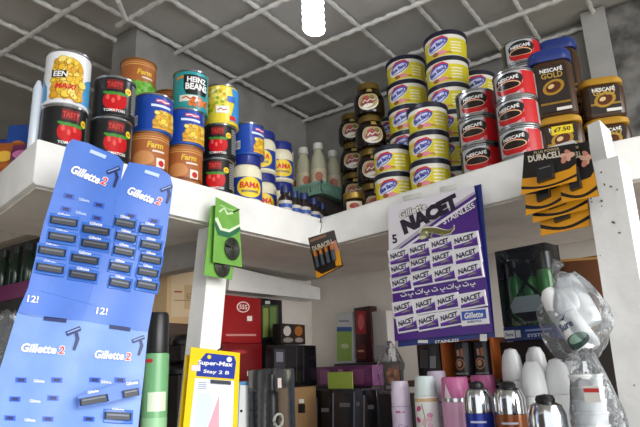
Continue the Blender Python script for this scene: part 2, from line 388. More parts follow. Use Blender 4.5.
def stackp(px, py, X): p = PX(px, py, X); return (p.x, p.y)
p = stackp(64, 120, -.852)
put('tom', mk_tomato, p, ZS, 'black tomato can under the big white can of yellow flakes, at the left shelf end', G1, .35)
put('flk', mk_flakes, p, ZS+.0795, 'big white can with a picture of yellow flakes and a blue edge', G1, .05)
p = stackp(112, 115, rowL[0])
put('tom', mk_tomato, p, ZS, 'black tomato can standing lowest in the stack beside the two brown cans', G1, .3)
put('tom', mk_tomato, (p[0], p[1]+.003), ZS+.0795, 'black tomato can on top of a tomato can, right of the big white can', G1, .05)
p = stackp(149, 150, rowL[0])
put('tan', mk_tan, p, ZS, 'brown can with gold lettering at the front under the blue can with barcode', G1, .05)
put('blu', mk_blue, stackp(153, 115, rowL[0]), ZS+.0795, 'blue can with white barcode panel standing on a brown can', G1, .0)
p = stackp(138, 78, -.922)
put('tan', mk_tan, p, ZS, 'brown can in the second row hidden behind the black tomato cans', G1)
put('drk', mk_darkcan, p, ZS+.0795, 'black can in the second row under the brown can with peas', G1)
put('pea', lambda: mk_tan(True), p, ZS+.0795+.0905+.012, 'tall brown can with gold lettering over a band of green peas', G1, .1)
m = MB(); m.lathe([(.036, 0), (.037, .001), (.037, .0112), (.036, .0118)], M('8a5a36', .5)); o = m.build('paper_lid'); o.location = (p[0], p[1], ZS+.0795+.0902); tag(o, 'flat brown lid between the black can and the peas can above it', 'lid')
p = stackp(184, 163, rowL[0])
put('tan', mk_tan, p, ZS, 'brown can at the front lowest under the turquoise beans can', G1, .0)
put('blu', mk_blue, (p[0], p[1]+.002), ZS+.0795, 'blue can with yellow food picture directly below the turquoise beans can', G1, -.15)
put('hnz', mk_beans, (p[0], p[1]+.012), ZS+.0795+.0785, 'turquoise baked beans can with black keystone label', G1, .1)
p = stackp(171, 85, -.934)
put('tan', mk_tan, p, ZS, 'brown can in the second row lowest behind the blue cans', G1)
put('drk', mk_darkcan, p, ZS+.0795, 'black can in the second row behind the blue cans', G1)
put('tan', mk_tan, p, ZS+.0795+.0905, 'brown can peeping out on top between the peas can and the beans can', G1, .6)
p = stackp(202, 80, -.926)
for k in range(2): put('drk', mk_darkcan, p, ZS+k*.0905, ['black can lowest in the second row behind the beans can', 'black can in mid stack of the second row behind the beans can'][k], G1, .3)
put('drk', mk_darkcan, p, ZS+.181, 'black can with red label showing right behind the beans can', G1, .2)
p = stackp(217, 160, rowL[0])
put('tom', mk_tomato, p, ZS, 'black tomato can lowest in the stack topped by the yellow corn can', G1, -.05)
put('tom', mk_tomato, (p[0], p[1]+.006), ZS+.0795, 'black tomato can directly under the yellow corn can', G1, -.05)
put('crn', mk_corn, (p[0], p[1]+.012), ZS+.159, 'yellow corn can with a blue edge on two black tomato cans', G1, .0)
p = stackp(246, 180, rowL[0])
put('bam', mk_jar, p, ZS, 'front mayonnaise jar with blue lid standing under a blue can', G2, .1)
put('blu', mk_blue, (p[0]+.0, p[1]+.006), ZS+.1135, 'blue can standing on the front mayonnaise jar', G1, .35)
p = stackp(262, 160, -.885)
put('bam', mk_jar, p, ZS, 'mayonnaise jar half hidden right behind the front jar', G2, -.1)
put('bam', mk_jar, p, ZS+.1135, 'mayonnaise jar raised beside the blue can, label turned right', G2, -.25)
p = stackp(277, 170, -.895); p = (p[0], p[1]+.012)
put('bam', mk_jar, p, ZS, 'rightmost mayonnaise jar on the shelf beside small dark bottles', G2, .1)
put('bam', mk_jar, p, ZS+.1135, 'rightmost upper mayonnaise jar in front of the wall corner', G2, .05)
p = stackp(246, 110, -.962)
put('bam', mk_jar, p, ZS, 'mayonnaise jar lowest in the stack behind the yellow corn can', G2)
put('bam', mk_jar, p, ZS+.1135, 'topmost mayonnaise jar peeping out right of the yellow corn can', G2, .25)
p = stackp(224, 90, -1.04)
put('bam', mk_jar, p, ZS, 'mayonnaise jar in the third row by the left wall', G2)
put('bam', mk_jar, p, ZS+.1135, 'mayonnaise jar in the third row whose blue lid shows behind the corn can', G2)

# ============================================================ RIGHT WING
def stR(px, py, d): p = atR(px, py, d); return (p.x, p.y)
def mk_tub(r=.045, h=.0645, nm='margarine_tub'):
    t = thing(nm, None, 'tub'); k = r/.045; ca = M('f0ece2', .3)
    m = MB(); m.lathe([(r*.86, 0), (r*.90, .002), (r*.97, h-.008)], ca, 40); m.build('tub_body', t)
    m = MB(); m.lathe([(r*.985, h-.0115), (r*1.015, h-.011), (r*1.02, h-.002), (r*.99, h), (r*.9, h), (r*.88, h-.002), (.0001, h-.002)], M('14162c', .4), 40); m.build('lid', t)
    a = Art(); y0 = .004; y1 = h-.0215; W = math.pi*r*.9
    a.rect(-W, y0, W*.995, y1, M('e3d423', .35), 0.6)
    yb = M('2f3f9c', .35)
    a.ell(-.008*k, .030*k, .025*k, .0145*k, M('f4f1ea', .35), 1.2, 24); a.ell(-.006*k, .031*k, .0235*k, .0120*k, M('4a4fb4', .35), 1.4, 24)
    a.ell(-.008*k, .0285*k, .0205*k, .0088*k, M('d3d8f2', .35), 1.6, 22); a.text('Blue Band', -.008*k, .0290*k, .036*k, .0105, yb, 3, 20, .1, .05)
    a.stroke([(-.027*k, .034*k), (-.012*k, .0435*k), (.006*k, .0455*k), (.016*k, .040*k)], [.002, .005, .005, .002], M('cf2f36', .35), 1.8)
    a.ell(.002*k, .012, .010*k, .005, M('e88b9a', .4), 1.9); a.ell(-.012*k, .011, .007*k, .005, M('a3562e', .4), 2)
    for j in range(4): a.rect(.020*k, .012+.0075*j, .044*k, .0155+.0075*j, M('f6f0c4', .4), 1.3)
    a.text('450g', .016*k, .010, .010*k, .005, M('b02230', .4), 3)
    m = MB(); a.lay(m, wrap(lambda v: r*(.90+.07*(v-.002)/(h-.010))+.0006, .0003), du=.005); m.build('label', t, sharp=60); return t
G3 = 'margarine tubs on the right wing of the shelf'; hT = .0648
pA = stR(394, 185, .055); pB = stR(429, 160, .055)
names = ['lowest', 'middle', 'topmost']
for k in range(2): put('tub', mk_tub, (pA[0]+.002*k, pA[1]), ZS+k*hT, f'{["lower", "upper"][k]} margarine tub of the short front stack beside the dark coffee jars', G3, -.2-.2*k)
for k in range(3): put('tub', mk_tub, (pB[0]+.002*k, pB[1]+.002*k), ZS+k*hT, f'{names[k]} margarine tub of the front stack of three above the razor blade card', G3, .1*k-.33)
mk_big = lambda: mk_tub(.0515, .068)
hB = .0683
pC = stR(404, 90, .165); pD = stR(446, 90, .155); pE = stR(472, 75, .275); pF = stR(384, 95, .30)
nm = ['lowest', 'second lowest', 'third', 'fourth', 'fifth', 'topmost']
for k in range(6): put('tubb', mk_big, (pC[0]+.0015*k, pC[1]+.001*k), ZS+k*hB, f'{nm[k] if k < 5 else "topmost"} large margarine tub in the back stack behind the short front pair', G3, -.2 if k % 2 else -.35)
for k in range(6): put('tubb', mk_big, (pD[0]+.0015*k, pD[1]+.001*k), ZS+k*hB, f'{nm[k] if k < 5 else "topmost"} large margarine tub in the tall back stack left of the red coffee tins', G3, .06*(k % 3)-.36)
for k in range(5): put('tubb', mk_big, (pE[0]+.001*k, pE[1]), ZS+k*hB+.002, f'{nm[k] if k < 4 else "topmost"} large margarine tub in the rearmost stack behind the red coffee tins', G3, .2)
for k in range(5): put('tubb', mk_big, (pF[0]+.001*k, pF[1]), ZS+k*hB, f'{nm[k] if k < 4 else "topmost"} large margarine tub in the rear stack behind the dark coffee jars', G3, .2)

def mk_tin():
    r, h = .0392, .0588; t = can_base('coffee_tin', 'tin', r, h, STEEL)
    a = Art(); red = M('c2141b', .28); W = math.pi*r
    a.rect(-W, .006, W*.995, h-.006, M('c9c9cc', .3, .35), .3)
    a.rect(.024, .006, .055, h-.006, red, .8); a.poly([(.016, .006), (.024, .006), (.024, h-.006), (.021, h-.006)], M('d9737a', .3), .8)
    a.rect(-.06, .006, -.036, h-.006, M('26272a', .3), .8)
    a.ell(-.002, .0375, .0275, .0125, BLACK, 1.2, 4); a.poly([(-.0295, .037), (-.027, .020), (.020, .024), (.0255, .037)], BLACK, 1.2)
    a.ell(-.004, .0225, .0255, .0135, red, 1.6); a.poly([(-.0295, .0235), (-.0275, .014), (-.018, .0075), (.008, .0075), (.018, .013), (.0215, .0235)], red, 1.65)
    a.ell(-.004, .0255, .0235, .0085, M('e3c79a', .3), 2); a.ell(-.004, .0250, .0215, .0070, M('1f0d08', .3), 2.3)
    a.ell(.0215, .021, .005, .006, red, 1.5)
    a.text('NESCAFÉ', -.003, .0395, .040, .0085, WHITE, 3, 4, .05, .04)
    can_label(t, a, r, h, M('c9c9cc', .3, .35)); return t
G4 = 'red instant coffee tins on the right wing'; hN = .0592
p1 = stR(478, 135, .055); p2 = stR(518, 125, .04); p3 = stR(521, 55, .145)
for k in range(3): put('tin', mk_tin, (p1[0]+.001*k, p1[1]), ZS+k*hN, f'{names[k]} red coffee tin of the left stack beside the margarine tubs', G4, (-.12, -.2, -.02)[k])
for k in range(3): put('tin', mk_tin, (p2[0]+.001*k, p2[1]+.002*k), ZS+k*hN, f'{names[k]} red coffee tin of the right stack beside the tall coffee packs', G4, (-.22, -.3, -.2)[k])
for k in range(5): put('tin', mk_tin, p3, ZS+k*hN, f'{nm[k] if k < 4 else "topmost"} red coffee tin of the rear stack behind the front tins', G4, .1)
p3 = stR(500, 75, .225)
for k in range(4): put('tin', mk_tin, p3, ZS+k*hN, f'{nm[k] if k < 3 else "topmost"} red coffee tin of the dim rear stack between the two front stacks', G4, .5)

def rrect(w_, d_, r, n=5):
    P = []
    for cx, cy, a0 in ((w_/2-r, -d_/2+r, -90), (w_/2-r, d_/2-r, 0), (-w_/2+r, d_/2-r, 90), (-w_/2+r, -d_/2+r, 180)):
        for k in range(n+1): a = math.radians(a0+90*k/n); P.append((cx+r*math.cos(a), cy+r*math.sin(a)))
    return P
def loft(m, secs, mat):                # secs: (w, d, r, z)
    n = None; vs = []
    for w_, d_, r, z in secs:
        P = rrect(w_, d_, r); n = len(P); vs += [(x, y, z) for x, y in P]
    fs = [tuple(range(n))[::-1], tuple((len(secs)-1)*n+k for k in range(n))]
    for j in range(len(secs)-1):
        for k in range(n): k2 = (k+1) % n; fs.append((j*n+k, j*n+k2, (j+1)*n+k2, (j+1)*n+k))
    m.faces(vs, fs, mat)
def mk_gold(lid='24387e', h=.140):
    t = thing('coffee_jar', None, 'jar'); br = M('46301f', .22)
    m = MB(); loft(m, [(.066, .056, .012, 0), (.074, .062, .014, .004), (.078, .066, .016, h*.5), (.076, .064, .016, h*.74), (.070, .060, .02, h*.80)], br); m.build('jar_body', t)
    m = MB(); loft(m, [(.076, .066, .02, h*.805), (.079, .068, .02, h*.82), (.078, .067, .02, h*.93), (.070, .06, .02, h*.985), (.05, .045, .02, h)], M(lid, .4)); m.build('lid', t)
    a = Art(); a.rect(-.026, .007, .026, h*.72, M('2c231f', .35), 1); a.text('NESCAFÉ', 0, h*.66, .040, .010, WHITE, 3, 0, 0, .03); a.text('GOLD', 0, h*.575, .038, .012, M('d8b25c', .3, .6), 3, 0, 0, .03)
    a.ell(0, h*.40, .020, .0145, M('c79b3d', .3, .5), 2, 25); a.ell(0, h*.40, .014, .010, M('5a2a14', .3), 3, 25); a.ell(-.004, h*.41, .006, .004, M('e3c58a', .3), 4, 25)
    a.rect(-.026, .022, .026, .026, GOLD, 1.5); a.rect(.000, .008, .026, .014, M('e9e6de', .4), 1.5)
    m = MB(); a.lay(m, flatxz(-.0335, .0004)); m.build('label', t); return t
def mk_gold2(): return mk_gold('b98a28', .082)
G5 = 'tall coffee jars at the right end'
p = stR(561, 140, .10)
tagged = put('gl2', mk_gold2, p, ZS, 'lower coffee jar with amber lid and yellow price tag, behind the battery packs', G5, .08)
put('gl', mk_gold, (p[0]-.001, p[1]+.002), ZS+.0825, 'tall coffee jar with blue lid nearest the red tins, on the amber-lidded jar', G5, .06)
p4 = stR(555, 45, .215)
put('gl2', mk_gold2, p4, ZS, 'amber-lidded coffee jar hidden lowest behind the price-tagged jar', G5)
put('gl2', mk_gold2, p4, ZS+.0825, 'amber-lidded coffee jar under the rearmost blue lid', G5)
put('gl', mk_gold, p4, ZS+.165, 'rear blue-lidded coffee jar, highest on the right wing', G5, .1)
p = stR(600, 100, .18)
put('gl2', mk_gold2, p, ZS, 'amber-lidded coffee jar nearest the white corner post', G5, .2)
put('gl2', mk_gold2, p, ZS+.0825, 'amber-lidded coffee jar in shade right of the front blue-lidded coffee jar', G5, .25)

a = Art(); a.rect(-.016, .043, .020, .059, M('f3d81f', .4), 4); a.text('¢7.50', .002, .051, .028, .010, M('1d1d1d', .5), 5); m = MB(); a.lay(m, flatxz(-.0335, .0004)); m.build('price_tag', tagged)
def mk_dark():                      # dark glass coffee jar
    r, h = .0405, .0915; t = thing('dark_coffee_jar', None, 'jar')
    m = MB(); m.lathe([(r*.8, 0), (r*.95, .003), (r, .010), (r, .045), (r*.93, .058), (r*.74, .070), (r*.66, .074)], M('1d120d', .12)); m.build('jar_body', t)
    m = MB(); m.lathe([(r*.70, .0735), (r*.73, .0745), (r*.73, .088), (r*.70, .0908), (.0001, .0908)], M('7d6630', .4, .6), 44); m.build('lid', t)
    a = Art(); a.ell(-.006, .032, .028, .0255, M('efe9da', .4), 1, 14); a.ell(-.006, .034, .026, .0225, M('b9a072', .4), 1.4, 14)
    a.ell(-.006, .031, .021, .010, M('8c3f3c', .4), 2, 20); a.ell(-.010, .018, .016, .005, M('f3eee2', .4), 2.05, 14); a.ell(-.012, .040, .010, .006, M('a9453a', .4), 2.1, 20); a.ell(.004, .042, .006, .006, M('6e7b3a', .4), 2.2)
    a.stroke([(-.020, .027), (-.014, .034), (-.008, .029), (-.001, .036), (.006, .032), (.012, .038)], .0028, M('f1e2d4', .4), 4)
    m = MB(); rf = lambda v: r if v < .046 else r*(1-.17*(v-.046)/.02)
    a.lay(m, wrap(rf, .0004), du=.006, dv=.008); m.build('label', t, sharp=60)
    a = Art(); a.rect(-.017, .0585, .011, .070, M('b39b52', .35), 1); m = MB(); a.lay(m, wrap(lambda v: r*(.93-.19*(v-.058)/.012)+.0006, .0004), du=.005, dv=.004); m.build('neck_label', t, sharp=60)
    return t
G6 = 'dark coffee jars by the wall corner'
p = stR(371, 150, .122); q4 = stR(353, 150, .217)
for k in range(4): put('dk', mk_dark, (p[0]+.001*k, p[1]), ZS+k*.0917-.0, f'{["lowest", "second", "third", "topmost"][k]} dark coffee jar of the front column beside the margarine tubs', G6, (.25, .15, .3, .1)[k])
for k in range(4): put('dk', mk_dark, (q4[0], q4[1]), ZS+k*.0917, f'{["lowest", "second", "third", "topmost"][k]} dark coffee jar of the rear column half behind the front column', G6, .1)
p = stR(354, 200, .046); t = thing('squat_jar', 'squat jar with wide gold lid at the shelf corner, below the dark coffee jars', 'jar', (p[0], p[1], ZS), face(p))
m = MB(); m.lathe([(.024, 0), (.027, .003), (.027, .030), (.023, .036)], M('2a1c14', .2)); m.build('jar_body', t)
m = MB(); m.lathe([(.0255, .0365), (.0265, .038), (.0265, .051), (.025, .053), (.0001, .053)], M('a88a45', .35, .7), 40); m.build('lid', t)
a = Art(); a.rect(-.02, .006, .02, .028, M('d8cdb2', .4), 1); a.ell(0, .017, .012, .007, M('9a3f36', .4), 2); m = MB(); a.lay(m, wrap(.0271), du=.004); m.build('label', t, sharp=60)

# crate of milk bottles and small bottles in the corner
cr = thing('bottle_crate', 'pale green plastic crate raised in the corner full of bottles', 'crate')
GR = M('8ab8a4', .45); cA = Vector((-.97, 1.30, 0)); zc = 1.995
kx0, kx1, ky0, ky1 = -1.085, -.862, 1.25, 1.462; zc = at(323, 193, 0, kx1).z
def bar(x0, x1, y0, y1, z0, z1): m.box(x0, x1, y0, y1, z0, z1, GR)
m = MB(); bar(kx0, kx1, ky0, ky1, zc, zc+.004); m.build('crate_floor', cr)
for (x0, x1, y0, y1) in ((kx1-.004, kx1, ky0, ky1), (kx0, kx0+.004, ky0, ky1), (kx0, kx1, ky0, ky0+.004), (kx0, kx1, ky1-.004, ky1)):
    m = MB(); bar(x0, x1, y0, y1, zc+.030, zc+.038); bar(x0, x1, y0, y1, zc+.004, zc+.010)
    L = x1-x0 if x1-x0 > y1-y0 else y1-y0; n = int(L/.011)
    for k in range(n+1):
        s_ = k*L/n*.97
        if x1-x0 > y1-y0: bar(x0+s_, x0+s_+.005, y0, y1, zc+.010, zc+.030)
        else: bar(x0, x1, y0+s_, y0+s_+.005, zc+.010, zc+.030)
    m.build('crate_side', cr)
def mk_bottle():
    t = thing('drink_bottle', None, 'bottle'); g = M('c5c2a6', .25); r = .0235
    m = MB(); m.lathe([(r*.9, 0), (r, .004), (r, .09), (r*.8, .115), (r*.55, .130), (r*.52, .138)], g, 24); m.build('bottle_body', t)
    m = MB(); m.lathe([(r*.6, .1385), (r*.64, .140), (r*.6, .158), (.0001, .159)], M('e9e7e0', .4), 20); m.build('cap', t)
    a = Art(); a.rect(-.04, .03, .04, .075, M('d9cdb0', .4), 1); a.ell(0, .05, .011, .014, M('b9674c', .4), 2)
    m = MB(); a.lay(m, wrap(r, .0004), du=.005); m.build('label', t, sharp=60); return t
G7 = 'milky bottles standing in the green crate'
xs = [kx1-.029, kx1-.083, kx1-.137, kx1-.191]
for j in range(4):
    for k in range(3):
        y = ky0+.029+k*(ky1-ky0-.058)/2
        put('btl', mk_bottle, (xs[j], y), zc+.0045, f'milky bottle with white cap in the crate, {["front", "middle", "rear"][k]} row, {["nearest the dark coffee jars", "second from the dark coffee jars", "third from the dark coffee jars", "nearest the left wall"][j]}', G7, .3*j)
# what the crate stands on
m = MB(); m.box(kx0+.005, kx1-.02, ky0+.01, ky1-.01, ZS+.0005, zc-.0005, M('5d5148', .8, var=.2), .002); tag(m.build('cardboard_carton'), 'dark carton under the green crate in the shelf corner', 'box')
def mk_small():
    t = thing('small_bottle', None, 'bottle'); r = .017
    m = MB(); m.lathe([(r*.9, 0), (r, .003), (r, .040), (r*.6, .05), (r*.55, .056)], M('2b2320', .2), 20); m.build('bottle_body', t)
    m = MB(); m.lathe([(r*.66, .055), (r*.68, .057), (r*.66, .072), (.0001, .073)], M('1f2f63', .35), 20); m.build('cap', t)
    a = Art(); a.rect(-.03, .010, .03, .034, M('c9c4bb', .4), 1); a.rect(-.02, .016, .02, .026, M('3a59a8', .4), 2)
    m = MB(); a.lay(m, wrap(r, .0004), du=.005); m.build('label', t, sharp=60); return t
for k in range(6):
    p = at(285+k*9.5, 208, 0, -.815-.008*(k % 2)) if k < 4 else None
    if k < 4: pt = (p.x, p.y)
    else: pt = stR(316+(k-4)*6, 205, .055+.03*(k % 2))
    put('sml', mk_small, pt, ZS, f'small dark bottle with blue cap along the shelf corner, {["first", "second", "third", "fourth", "fifth", "sixth", "seventh"][k]} from the mayonnaise jars', 'small dark bottles along the shelf corner', .2)

# dim packages at the far left end of the shelf
GL = 'dim packages at the far left'
def pack(px, py, wd, h, col, col2, lab, y=.60):
    p = at(px, py, 0, y); t = thing('snack_pack', lab, 'packet', (y, p.y, ZS+.0003), .6, GL)
    m = MB(); loft(m, [(wd, .004, .001, 0), (wd, .03, .012, h*.2), (wd, .034, .014, h*.6), (wd, .003, .001, h)], M(col, .3)); m.build('pouch', t)
    a = Art(); a.ell(0, h*.5, wd*.3, h*.16, M(col2, .4), 1); m = MB(); a.lay(m, flatxz(-.0178)); m.build('label', t); return t
pack(6, 130, .055, .10, '243a86', 'b03a3a', 'dark blue packet at the far left end of the shelf', -1.09)
pack(25, 125, .06, .115, '1f4a9a', 'c9772a', 'blue packet behind the big white can of flakes', -1.03)
pack(11, 145, .05, .065, 'a85a22', 'e0b040', 'orange brown packet in front of the blue packets at far left', -1.015)
pack(27, 150, .05, .05, '6e2050', 'c06aa0', 'purple packet at the far left end of the shelf', -.965)
for k, (px, c) in enumerate(((34, 'cfd9e6'), (40, '4f86c9'))):
    p = at(px, 130, 0, -.875-.03*k); m = MB(); m.lathe([(.007, 0), (.008, .002), (.008, .115), (.003, .13)], M(c, .25), 14); o = m.build('slim_tube'); o.location = (p.x, p.y, ZS)
    tag(o, ['white slim tube standing left of the big white can', 'blue slim tube touching the left side of the big white can'][k], 'tube')

# ============================================================ the lamp
lp = thing('spiral_lamp', 'lit white spiral energy-saving lamp hanging from the ceiling rods', 'lamp')
B = at(314, 34, 1, .80); r = .0155
m = MB(); P = []
H = .105
for k in range(181):
    t_ = k/180; a_ = t_*2*math.pi*7; P.append((B.x+r*math.cos(a_), B.y+r*math.sin(a_), B.z+.007+t_*H))
m.tube(P, .0065, M('f4f8ff', .4, em=14), 8); m.build('spiral_tube', lp)
m = MB(); m.lathe([(.012, H+.012), (.024, H+.02), (.024, H+.05), (.014, H+.07), (.014, H+.095), (.003, H+.10)], WHITE, 24, (B.x, B.y, B.z)); m.build('base', lp)
m = MB(); m.tube([(B.x, B.y, B.z+H+.098), (B.x, B.y, ZC+.01)], .003, BLACK, 8); m.build('cord', lp)


# ============================================================ HANGING CARDS
def card(fn, t, name, quad, mat, art=None, du=0, dv=0, label=None, back=3, inner=None):
    """a card of real thickness: outline (pixel outline thrown on the card's own plane) plus printed artwork"""
    m = MB(); Art().poly(quad, mat, 0).poly(quad, inner or mat, -back).lay(m, fn, du, dv)
    P = [fn(*p, 0) for p in quad]; Q = [fn(*p, -back) for p in quad]; n = len(P)
    m.faces([*P, *Q], [(k, (k+1) % n, n+(k+1) % n, n+k) for k in range(n)], mat)
    if art: art.lay(m, fn, du, dv)
    return m.build(name, t, label, normals=False)
def solid(fn, t, name, quad, l0, l1, mat, art=None, bev=.12):
    """a flat solid standing proud of a card from level l0 to l1 with sloped edges"""
    cx = sum(p[0] for p in quad)/len(quad); cy = sum(p[1] for p in quad)/len(quad); n = len(quad)
    top = [(p[0]+(cx-p[0])*bev, p[1]+(cy-p[1])*bev) for p in quad]
    m = MB(); m.faces([fn(*p, l0) for p in quad]+[fn(*p, l1) for p in top], [tuple(range(n))[::-1], tuple(range(n, 2*n))]+[(k, (k+1) % n, n+(k+1) % n, n+k) for k in range(n)], mat)
    if art: art.lay(m, fn)
    return m.build(name, t)
def rq(cx, cy, wd, h, rot=0):
    c, q = math.cos(math.radians(rot)), math.sin(math.radians(rot))
    return [(cx+x*c-y*q, cy+x*q+y*c) for x, y in ((-wd/2, -h/2), (wd/2, -h/2), (wd/2, h/2), (-wd/2, h/2))]

# razor sheet -------------------------------------------------
def sheet(u, v, l):
    d = .80+.0007*(u-70)-.00045*(v-140)+.005*math.sin(u*.05+v*.02)
    return CAM+ray(u, v)*(d-l*.0006)
t = thing('razor_card_sheet', 'large blue hanging sheet of disposable razors with torn empty rows below', 'razor sheet', at(95, 150, 2, 1.85))
inv = Vector(t.location)
def shf(u, v, l): return sheet(u, v, l)-inv
BL = M('4a76cf', .35, var=.10, scale=30); BL2 = M('2a58c4', .35); BLB = M('5d8ae2', .3); NAVY = M('16245e', .4); PALE = M('b9cff2', .4); REDT = M('e0352c', .4)
def razor_icon(a, x, y, s, k):
    a.stroke([(x-7*s, y+2*s), (x+8*s, y-4*s)], 5*s, NAVY, 2); a.stroke([(x-6*s, y+1*s), (x+7*s, y-4*s)], 1.4*s, M('7f9ad6', .4), 3)
    a.stroke([(x+3*s, y-1*s), (x+5*s, y+7*s), (x+1*s, y+19*s)], [3*s, 4*s, 3*s], NAVY, 2.4)
def brand(a, x, y, rot, wd, h, x2, y2):
    a.text('Gillette', x, y, wd, h, WHITE, 3, rot, .2, .035); a.text('2', x2, y2, h*.75, h, WHITE, 3, rot, .2, .07); a.text('2', x2, y2, h*.62, h*.86, REDT, 4, rot, .2, .02)
def empties(a, L, rot):
    for x, y in L:
        a.poly(rq(x, y, 11, 5, rot), BL2, 1.5); a.poly(rq(x, y, 6.5, 3, rot), NAVY, 2)
a = Art(True); brand(a, 86, 174.5, 23, 31, 9, 104.5, 181); razor_icon(a, 113, 171, .85, 0); a.poly(rq(98, 154, 17, 3.6, 22), PALE, 2)
empties(a, [(69, 196), (99, 205), (66, 209), (97, 218)], 12)
for x, y in ((84, 200), (81, 213)): a.text('Gillette', x, y, 11, 3, PALE, 2, 12)
a.text('12!', 33, 299, 11, 7, WHITE, 3, 6, .1, .02); a.stroke([(40, 290), (100, 306)], .5, BLB, 2)
ul = [(72, 139), (88, 143), (118, 156), (124, 163), (121, 180), (104, 250), (82, 321), (17, 313), (28, 288), (44, 222), (60, 170), (66, 146)]
card(shf, t, 'upper_card', ul, BL, a, 8, 8)
a = Art(True); brand(a, 141, 195, 22, 28, 8.5, 159, 201); razor_icon(a, 166, 189, .75, 0); a.poly(rq(152, 173.5, 15, 3.4, 18), PALE, 2)
empties(a, [(131, 216), (154, 221)], 10); a.text('12!', 102, 311, 11, 7, WHITE, 3, 6, .1, .02)
ur = [(129, 162), (158, 167), (170, 175), (173, 186), (166, 240), (154, 300), (148, 332), (82, 321), (104, 250), (121, 180)]
card(shf, t, 'upper_card', ur, BL, a, 8, 8)
a = Art(True); brand(a, 39, 348.5, 4, 36, 9, 62, 350); razor_icon(a, 73, 332, .95, 0); a.poly(rq(55, 319.5, 23, 4, 6), NAVY, 2)
empties(a, [(21, 380), (57, 380), (15, 399), (53, 398), (10, 418), (48, 419)], 2)
for x, y in ((39, 381), (35, 401), (30, 420)): a.text('Gillette', x, y, 11, 3.2, WHITE, 2, 3)
card(shf, t, 'lower_card', [(17, 313), (82, 321), (79, 360), (72, 440), (-24, 440), (2, 362)], M('7398dc', .35, var=.12, scale=30), a, 8, 8)  # paler than the upper cards: sunlight and sheen put into the blue
a = Art(True); brand(a, 109.5, 355, 4, 30, 8.5, 128.5, 356.5); razor_icon(a, 138, 340, .8, 0); a.poly(rq(120, 328, 21, 4, 8), NAVY, 2)
empties(a, [(95, 380), (120, 380), (89, 419)], 3); a.text('Gillette', 106, 382, 11, 3, WHITE, 2, 3)
card(shf, t, 'lower_card', [(82, 321), (148, 332), (144, 375), (137, 440), (72, 440), (79, 360)], M('7398dc', .35, var=.12, scale=30), a, 8, 8)  # same paler blue, with the sunlight painted in
RZ = M('20242e', .4); RZ2 = M('59606e', .35, .3)
def razor(x, y, wd, h, rot):
    o = solid(shf, t, 'blister', rq(x, y+.5, wd+3, h+5, rot), .5, 3, M('4474cc', .2))
    rz = solid(shf, o, 'razor', rq(x, y, wd, h*.86, rot), 3, 13, RZ, Art(True).poly(rq(x, y-h*.10, wd*.8, h*.18, rot), RZ2, 13.6).text('Gillette', x, y-h*.72, wd*.45, h*.34, WHITE, 4, rot))
for x, y in ((64, 221), (62, 237), (52, 251), (50, 268), (96, 230), (95, 244), (85, 259), (83, 275)): razor(x, y, 28, 8.5, 9)
for x, y in ((125, 223), (126, 237), (124, 251), (120, 267), (120, 283), (150, 230), (151, 245), (151, 259), (148, 272), (147, 285)): razor(x, y, 21, 8.5, 11)
razor(118, 416, 27, 9, 3)
# loose torn strip with two razors, held in front of the sheet
t2 = thing('torn_razor_strip', 'small torn blue strip with two razors in front of the large razor sheet', 'razor strip', inv)
def st2(u, v, l): return CAM+ray(u, v)*(.80+.0007*(u-70)-.00045*(v-140)-.014-l*.0005)-inv
card(st2, t2, 'strip', [(78, 396), (110, 386), (139, 379), (142, 394), (110, 402), (79, 408)], BL, Art(True).text('Gillette', 132, 383, 12, 3.4, WHITE, 2, -10).text('Gillette', 93, 391.5, 11, 3, WHITE, 2, -12), 8, 8)
for x, y, wd in ((94, 400, 29), (131, 393, 16)):
    solid(st2, t2, 'razor', rq(x, y, wd, 7.5, -10), 1, 10, RZ, Art(True).poly(rq(x, y-1.5, wd*.8, 1.4, -10), RZ2, 11))

# razor blade cards --------------------------------------------
def hang(name, label, cat, px, py, d, group=None):
    p = atR(px, py, d); o = thing(name, label, cat, p, 0, group); return o, p
PUR = M('4c1f86', .35); PUR2 = M('6b35a8', .35); DBL = M('26347f', .35)
t, p0 = hang('blade_card', 'blue-edged blade card hanging directly behind the purple razor blade card', 'blade card', 440, 190, -.014)
fb = lambda u, v, l, p0=p0: planeR(-.014)(u, v, l)-p0
card(fb, t, 'card', [(392, 208), (481, 184), (495, 337), (398, 347)], DBL, Art(True).text('STAINLESS', 447, 341, 24, 3, WHITE, 1, -5).rect(480, 334, 487, 341, WHITE, 1).rect(418, 340, 428, 343, WHITE, 1))
t, p0 = hang('blade_card', 'purple razor blade card with rows of small white packets, hung from the right shelf', 'blade card', 440, 190, -.02)
fn = lambda u, v, l, p0=p0: planeR(-.02)(u, v, l)-p0
a = Art(True); LILA = M('ece9f2', .35)
a.poly([(388, 206), (474, 186), (475, 191), (437, 216), (389, 252)], LILA, 1); a.poly([(389, 252), (437, 216), (475, 191), (475.5, 193.5), (438, 219), (389, 256)], M('b9b3c4', .4), 1.2)
a.poly([(389, 257.5), (440, 221), (476, 197), (476.2, 199), (441, 223.5), (389, 260)], LILA, 1.2)
a.text('Gillette', 413, 210.5, 30, 8, M('77747f', .4), 2, -21, .2, .10); a.text('Gillette', 413, 210.5, 29, 7.2, WHITE, 3, -21, .2, .02)
a.text('NACET', 430, 214, 62, 15, M('1f1230', .4), 3, -27, .15, .085); a.text('STAINLESS', 459, 213.5, 36, 5.5, WHITE, 3, -29, .1, .02)
a.text('5', 395, 239, 5, 9, M('241238', .4), 3, -8, 0, .03)
CR = M('8c8f6a', .45)
CRD = M('6d6a35', .45)
a.stroke([(420, 233), (424, 231), (430, 229.5), (437, 230.5), (444, 232.5), (450, 232), (454, 228.5), (454.5, 225)], [3, 8, 6, 7, 6.5, 4.5, 2.6, 1], M('e6e2cf', .4), 3.1)
